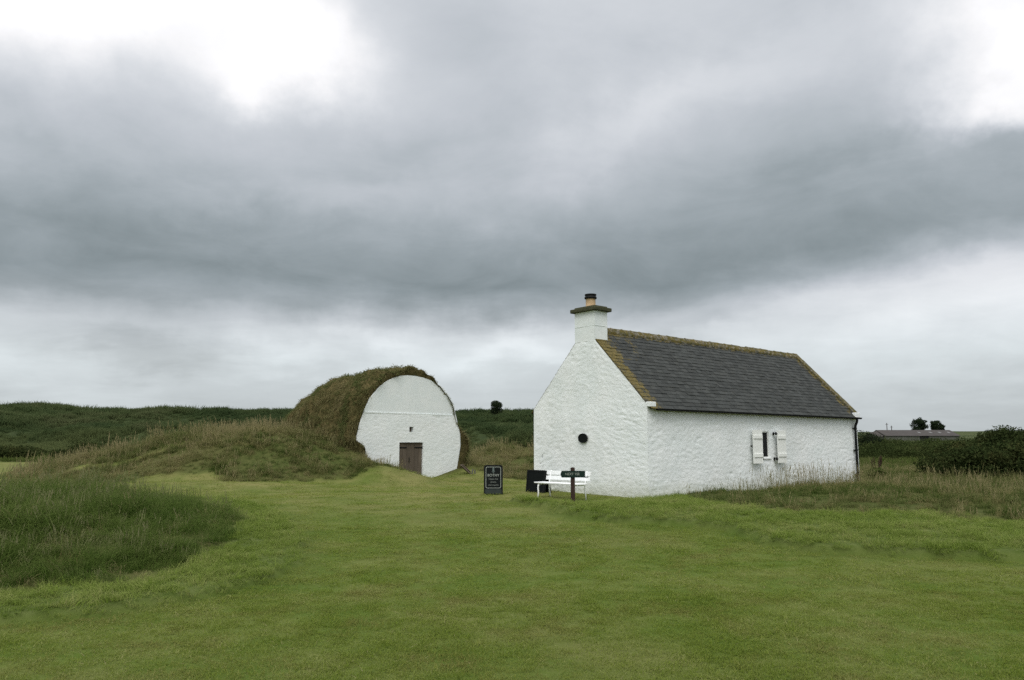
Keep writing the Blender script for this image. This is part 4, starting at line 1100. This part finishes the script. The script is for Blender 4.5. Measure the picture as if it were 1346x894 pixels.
for (u, Yd, w, d, h) in far_b:
    x0 = px_at(u, Yd); z0 = on_ground(x0, Yd) + .0; h = h * 1.17
    bl.append((x0, Yd, z0 + h * .42, w * .5, d * .45, h * .5))
    for q in range(10):
        bl.append((x0 + rr_.uniform(-.5, .5) * w, Yd + rr_.uniform(-.45, .45) * d, z0 + h * rr_.uniform(.35, .8), w * rr_.uniform(.08, .2), d * rr_.uniform(.1, .2), h * rr_.uniform(.12, .3)))
o = leaf_mesh('gorse_thicket', bl, 60000, .13, G_THICK, None, 401); tag(o, 'continuous dark gorse thicket between the grass and the farm', 'thicket', kind='stuff')
bush('dark_shrub', 'dark shrub peeping out behind the right corner of the cottage', 'shrub', px_at(1137, 80), 80, 3.2, 2.6, 3.2, 5000, .14, 410, G_PINE)
# left flat: gorse clumps under the escarpment
for q, (u, Yd, w, d, h, lab) in enumerate([(22, 80, 7.5, 4, 1.7, 'low dark gorse at the left edge below the escarpment'), (-16, 79, 5, 4, 1.6, 'gorse clump cut by the left edge of the picture'),
        (92, 76, 3.6, 3, 1.3, 'small gorse clump at the left end of the row above the dune'), (122, 79, 4.4, 3, 1.9, 'rounded gorse clump second from left above the dune'), (152, 83, 4.4, 3, 1.8, 'flat gorse clump third from left above the dune'), (182, 86, 3.6, 3, 1.7, 'last gorse clump at the right end of the row above the dune')]):
    bush('gorse_bush', lab, 'bush', px_at(u, Yd), Yd, w, d, h, 5000, .15, 420 + q, None, 'gorse clumps below the escarpment')
# dark hedge line between the two buildings
for q, (u, Yd, w, h, lab) in enumerate([(648, 92, 2.6, 1.9, 'dark scrub clump at the left end of the gap between the buildings'), (672, 94, 2.8, 2.2, 'dark scrub clump in the middle of the gap between the buildings'), (692, 95, 3.0, 2.3, 'dark scrub clump next to the left edge of the cottage gable')]):
    bush('scrub_bush', lab, 'bush', px_at(u, Yd), Yd, w, 2.5, h, 3500, .14, 440 + q, None, 'scrub below the escarpment')
# lone bush on the skyline
tz = 163
t = thing('lone_tree', 'single rounded dark tree standing on the skyline', 'tree', (px_at(652.5, tz), tz, on_ground(px_at(652.5, tz), tz)), 0)
leaf_mesh('crown', [(0, 0, 1.75, 1.15, 1.1, 1.05), (-.25, 0, 2.2, .9, .9, .65), (.75, 0, .75, .75, .7, .6), (-.3, .1, .7, .9, .8, .7), (.45, 0, 2.0, .6, .6, .55)], 5200, .16, G_PINE, t, 451)
MB().tube([(0, 0, -.4), (0, 0, 1.6)], [.16, .1], 7).build('trunk', M_BARK, t)
# ------------------------------------------------------------------ far farm
YB = 250.; xl, xr = px_at(1161, YB), px_at(1257, YB); zb = on_ground((xl + xr) / 2, YB) - .3
LB = xr - xl
fa = thing('farm_shed', 'long low grey farm shed far off beyond the gorse', 'farm building', (xl, YB, zb), 0)
ez, rz = 4.55 - zb, 6.35 - zb
M_SHEDWALL = paint('grey_shed_wall', (.10, .105, .085), .9, .2, .8); M_SHEDROOF = paint('grey_brown_shed_roof', (.048, .042, .038), .8, .15, .6); M_LIGHTP = paint('roof_light_panel', (.14, .14, .135), .6)
wl = MB().add([(0, 0, -1), (LB, 0, -1), (LB, 0, ez), (0, 0, ez), (0, 12, -1), (LB, 12, -1), (LB, 12, ez), (0, 12, ez), (0, 6, rz - .1), (LB, 6, rz - .1)], [(0, 1, 2, 3), (5, 4, 7, 6), (1, 5, 6, 9, 2), (4, 0, 3, 8, 7)])
wl.build('wall', M_SHEDWALL, fa)
rf = MB().add([(-.3, -.4, ez - .12), (LB + .3, -.4, ez - .12), (LB + .3, 6, rz), (-.3, 6, rz), (LB + .3, 12.4, ez - .12), (-.3, 12.4, ez - .12)], [(0, 1, 2, 3), (3, 2, 4, 5)]).build('roof', M_SHEDROOF, fa)
for u in (1211, 1226, 1238, 1250):
    xq = px_at(u, YB) - xl; MB().add([(xq - .4, 2.2, ez + (rz - ez) * .39 + .03), (xq + .4, 2.2, ez + (rz - ez) * .39 + .03), (xq + .4, 3.8, ez + (rz - ez) * .64 + .03), (xq - .4, 3.8, ez + (rz - ez) * .64 + .03)], [(0, 1, 2, 3)]).build('roof_light', M_LIGHTP, rf)
xq = px_at(1211, YB) - xl; MB().box((xq, -.02, ez - 1.35), (2.8, .06, 2.6)).build('doorway', M_DARK, fa)
t = thing('farm_shed', 'smaller lean shed at the left end of the long farm shed', 'farm building', (px_at(1151, YB), YB + 1, zb), 0)
wq = px_at(1161, YB) - px_at(1151, YB) - .3
MB().add([(0, 0, -1), (wq, 0, -1), (wq, 0, ez - .1), (0, 0, ez - .4), (0, 9, -1), (wq, 9, -1), (wq, 9, ez - .1), (0, 9, ez - .4), (0, 4.5, rz - .9), (wq, 4.5, rz - .4)], [(0, 1, 2, 3), (5, 4, 7, 6), (1, 5, 6, 9, 2), (4, 0, 3, 8, 7)]).build('wall', M_SHEDWALL, t)
MB().add([(-.2, -.3, ez - .5), (wq, -.3, ez - .2), (wq, 4.5, rz - .32), (-.2, 4.5, rz - .82), (wq, 9.3, ez - .2), (-.2, 9.3, ez - .5)], [(0, 1, 2, 3), (3, 2, 4, 5)]).build('roof', M_SHEDROOF, t)
def far_tree(u, Yd, w, h, lab, seed):
    r = random.Random(seed); xq = px_at(u, Yd); t = thing('pine_tree', lab, 'tree', (xq, Yd, on_ground(xq, Yd)), 0, 'trees behind the farm')
    bl = [(0, 0, h * .48, w * .36, w * .36, h * .34)]
    for q in range(20):
        a = r.random() * 2 * PI; k = r.uniform(.3, 1); bl.append((math.cos(a) * w * .36 * k, math.sin(a) * w * .36 * k, h * r.uniform(.25, .95 - .3 * k), w * r.uniform(.08, .2), w * r.uniform(.08, .2), h * r.uniform(.05, .12)))
    leaf_mesh('crown', bl, 4500, .38, G_PINE, t, seed)
    tr = MB().tube([(0, 0, -.5), (.1, 0, h * .35), (0, 0, h * .8)], [.3, .22, .06], 8)
    for q in range(5):
        a = r.random() * 2 * PI; tr.tube([(0, 0, h * (.3 + .08 * q)), (math.cos(a) * w * .3, math.sin(a) * w * .3, h * (.45 + .08 * q))], [.12, .03], 6)
    tr.build('trunk', M_BARK, t)
far_tree(1204, 285, 6.6, 6.9, 'larger dark tree rising behind the farm shed roof', 501)
far_tree(1228, 290, 5.4, 5.8, 'smaller dark tree to the right behind the farm shed', 502)
for u, v0, lab in ((1163, 556.5, 'taller thin pole standing behind the left end of the shed'), (1169, 560, 'shorter thin pole beside the taller one behind the shed')):
    Yd = 262; xq = px_at(u, Yd); zt = 1.6 + (585 - v0) / 1047 * Yd; z0 = on_ground(xq, Yd)
    t = thing('utility_pole', lab, 'pole', (xq, Yd, z0), 0, 'poles behind the shed')
    MB().tube([(0, 0, -.5), (0, 0, zt - z0)], [.15, .11], 8).build('shaft', M_BARK, t)
    MB().box((0, 0, zt - z0 - .45), (.9, .1, .1)).build('crossarm', M_BARK, t)
# dead dock plant right of the cottage
dx_, dy_ = px_at(1147, 31.5), 31.5
t = thing('dock_plant', 'rusty brown seeding dock plant right of the cottage corner', 'plant', (dx_, dy_, on_ground(dx_, dy_)), 0)
st = MB(); hd = []
for q in range(7):
    a = random.random() * 2 * PI; l = random.uniform(.7, .98); e = (math.cos(a) * .2, math.sin(a) * .2, l); st.tube([(math.cos(a) * .04, math.sin(a) * .04, -.03), (math.cos(a) * .1, math.sin(a) * .1, l * .5), e], [.012, .01, .006], 6); hd.append((e[0] * .85, e[1] * .85, l * .82, .03, .03, .16))
st.build('stem', M_RUST, t)
V, F, tn, tp = leaf_cloud(hd, 420, .035, 9); mesh('seed_head', V, F, M_RUST, t)
V, F, tn, tp = leaf_cloud([(0, 0, .22, .34, .34, .2)], 240, .16, 10); mesh('leaf', V, F, G_ROUGH, t, attrs={'tone': tn, 'tip': tp})

# ------------------------------------------------------------------ sky, sun, camera
CAMZ = 1.6; PITCH = math.atan2(138, 1047)
def pix_dir(u, v):
    a = (u - 673) / 1047; b = -(v - 447) / 1047
    d = Vector((a, math.cos(PITCH) - math.sin(PITCH) * b, math.sin(PITCH) + math.cos(PITCH) * b)); return d.normalized()
SUN_EL, SUN_AZ = math.radians(52), math.radians(188)       # compass angle clockwise from +Y
w = bpy.data.worlds.new('World'); SC.world = w; w.use_nodes = True
nt = NT(w.node_tree); nt.n.clear()
out = nt.add('ShaderNodeOutputWorld'); bg = nt.add('ShaderNodeBackground', {'Strength': .1}); nt.l.new(bg.outputs[0], out.inputs[0])
sky = nt.add('ShaderNodeTexSky', sky_type='NISHITA', sun_disc=False, sun_elevation=SUN_EL, sun_rotation=SUN_AZ)
tc = nt.add('ShaderNodeTexCoord').outputs['Generated']
def vm(op, a, b=None):
    nd = nt.add('ShaderNodeVectorMath', operation=op); nt.set(nd, 0, a)
    if b is not None:
        if op == 'SCALE': nt.set(nd, 'Scale', b)
        else: nt.set(nd, 1, b)
    return nd
D0 = vm('NORMALIZE', tc).outputs[0]
sep = nt.add('ShaderNodeSeparateXYZ'); nt.set(sep, 0, D0)
# where the view ray meets the cloud sheet
inv = nt.math('DIVIDE', 1., nt.math('ADD', nt.math('MAXIMUM', sep.outputs[2], 0.), .16))
PL = vm('SCALE', D0, inv).outputs[0]
mp = nt.add('ShaderNodeMapping', {'Scale': (1, 1, 0), 'Location': (3.1, 1.7, 0)}); nt.set(mp, 0, PL); PL = mp.outputs[0]
nA = nt.add('ShaderNodeTexNoise', {'Scale': 1.1, 'Detail': 6., 'Roughness': .55}); nt.set(nA, 'Vector', PL)
nB = nt.add('ShaderNodeTexNoise', {'Scale': 5.0, 'Detail': 7., 'Roughness': .58}); nt.set(nB, 'Vector', D0)
wa = vm('SCALE', vm('SUBTRACT', nA.outputs['Color'], (.5, .5, .5)).outputs[0], .16).outputs[0]
wb = vm('SCALE', vm('SUBTRACT', nB.outputs['Color'], (.5, .5, .5)).outputs[0], .16).outputs[0]
DW = vm('ADD', D0, vm('ADD', wa, wb).outputs[0]).outputs[0]
sw = nt.add('ShaderNodeSeparateXYZ'); nt.set(sw, 0, DW)
el = nt.math('ADD', nt.math('MULTIPLY', sw.outputs[2], .42), nt.math('MULTIPLY', sep.outputs[2], .58))
el = nt.math('SUBTRACT', el, nt.rng(sep.outputs[0], .17, .52, 0., .05))
base = nt.ramp(el, [(0., .215), (.05, .24), (.105, .28), (.142, .265), (.172, .160), (.20, .120), (.24, .140), (.276, .166), (.311, .19), (.355, .216), (.397, .232), (.51, .25), (.60, .36), (.78, .62), (1., .78)])
val = nt.math('MULTIPLY', base, 2.5)
def blob(u, v, su, sv, wgt, rot=0., vec=None):
    global val
    d = pix_dir(u, v); right_ = Vector((d.y, -d.x, 0)).normalized(); up_ = right_.cross(d); cr_, sr_ = math.cos(math.radians(rot)), math.sin(math.radians(rot)); right_, up_ = right_ * cr_ + up_ * sr_, up_ * cr_ - right_ * sr_
    dv = vm('SUBTRACT', vec or DW, tuple(d)).outputs[0]
    a = nt.math('DIVIDE', vm('DOT_PRODUCT', dv, tuple(right_)).outputs['Value'], su / 1047); b = nt.math('DIVIDE', vm('DOT_PRODUCT', dv, tuple(up_)).outputs['Value'], sv / 1047)
    e = nt.math('EXPONENT', nt.math('MULTIPLY', nt.math('ADD', nt.math('MULTIPLY', a, a), nt.math('MULTIPLY', b, b)), -1.))
    val = nt.math('ADD', val, nt.math('MULTIPLY', e, wgt))
BLOBS = [(60, -40, 250, 105, .72), (400, 80, 60, 42, .30), (330, 130, 44, 32, .24), (1350, 50, 95, 90, .55), (1265, 135, 60, 26, .3), (1350, 160, 60, 30, -.2),
         (1290, 440, 230, 90, .10), (560, 455, 150, 34, .08), (370, 462, 55, 20, .12), (690, 458, 70, 24, .12), (915, 436, 50, 20, -.13), (480, 452, 45, 16, .10), (30, 500, 120, 40, .08), (190, 440, 130, 28, -.10), (880, 150, 230, 34, .12, 24), (1090, 215, 170, 22, -.06, 20), (560, 190, 200, 30, -.05, 22), (300, 290, 240, 26, .05, 14), (420, 265, 170, 50, .07),
         (620, 60, 120, 60, -.06), (640, 350, 330, 50, -.02), (250, 455, 140, 26, -.08), (130, 200, 170, 60, .05), (1300, 350, 150, 60, .10)]
for b in BLOBS: blob(*b)
# unseen bright patch added to the sky behind the camera to light the walls
d = Vector((-.02, -.8, .55)).normalized(); q = nt.math('MAXIMUM', vm('DOT_PRODUCT', D0, tuple(d)).outputs['Value'], 0.)
val = nt.math('ADD', val, nt.math('MULTIPLY', nt.math('MULTIPLY', q, q), .55))
tex = nt.math('ADD', nt.math('MULTIPLY', nt.math('SUBTRACT', nA.outputs['Fac'], .5), .16), nt.math('MULTIPLY', nt.math('SUBTRACT', nB.outputs['Fac'], .5), .13))
nC = nt.add('ShaderNodeTexNoise', {'Scale': 2.4, 'Detail': 8., 'Roughness': .62, 'Distortion': .5}); nt.set(nC, 'Vector', PL)
tex = nt.math('ADD', tex, nt.math('MULTIPLY', nt.math('SUBTRACT', nC.outputs['Fac'], .5), .20))
val = nt.math('MAXIMUM', nt.math('ADD', val, nt.math('MULTIPLY', tex, nt.rng(sep.outputs[2], 0., .12, .6, 1.))), .16)
tint = nt.ramp(val, [(.25, (.84, 1.0, 1.065)), (.40, (.88, .995, 1.07)), (.58, (.93, .99, 1.065)), (.95, (1., 1., 1.02))])
tint = nt.mix(nt.rng(sep.outputs[2], .19, .10), tint, (.925, 1.0, 1.03))
cl = nt.mix(1., nt.add('ShaderNodeCombineColor', {0: val, 1: val, 2: val}).outputs[0], tint, 'MULTIPLY')
cl10 = vm('SCALE', cl, 10.).outputs[0]
fin = nt.mix(.985, sky.outputs[0], cl10)
nt.l.new(fin, bg.inputs[0])

ld = bpy.data.lights.new('sun', 'SUN'); ld.energy = 1.1; ld.angle = math.radians(28); ld.color = (1., .96, .9)
so = bpy.data.objects.new('sun', ld); link(so)
sd = Vector((math.sin(SUN_AZ) * math.cos(SUN_EL), math.cos(SUN_AZ) * math.cos(SUN_EL), math.sin(SUN_EL)))
so.rotation_euler = (-sd).to_track_quat('-Z', 'Y').to_euler(); so.location = (0, -10, 30)

cd = bpy.data.cameras.new('camera'); cam = link(bpy.data.objects.new('camera', cd)); SC.camera = cam
cam.location = (0, 0, CAMZ); cam.rotation_euler = (PI / 2 + PITCH, 0, 0); cd.sensor_width = 36; cd.lens = 36 * 1047 / 1346; cd.clip_end = 3000; cd.clip_start = .05
SC.render.resolution_x, SC.render.resolution_y = 1024, 680
vs = SC.view_settings; vs.view_transform = 'Standard'; vs.look = 'None'; vs.exposure = 0.; vs.gamma = 1.; vs.use_curve_mapping = False
SC.render.engine = 'CYCLES'; SC.cycles.max_bounces = 6; SC.cycles.diffuse_bounces = 3; SC.cycles.use_denoising = False
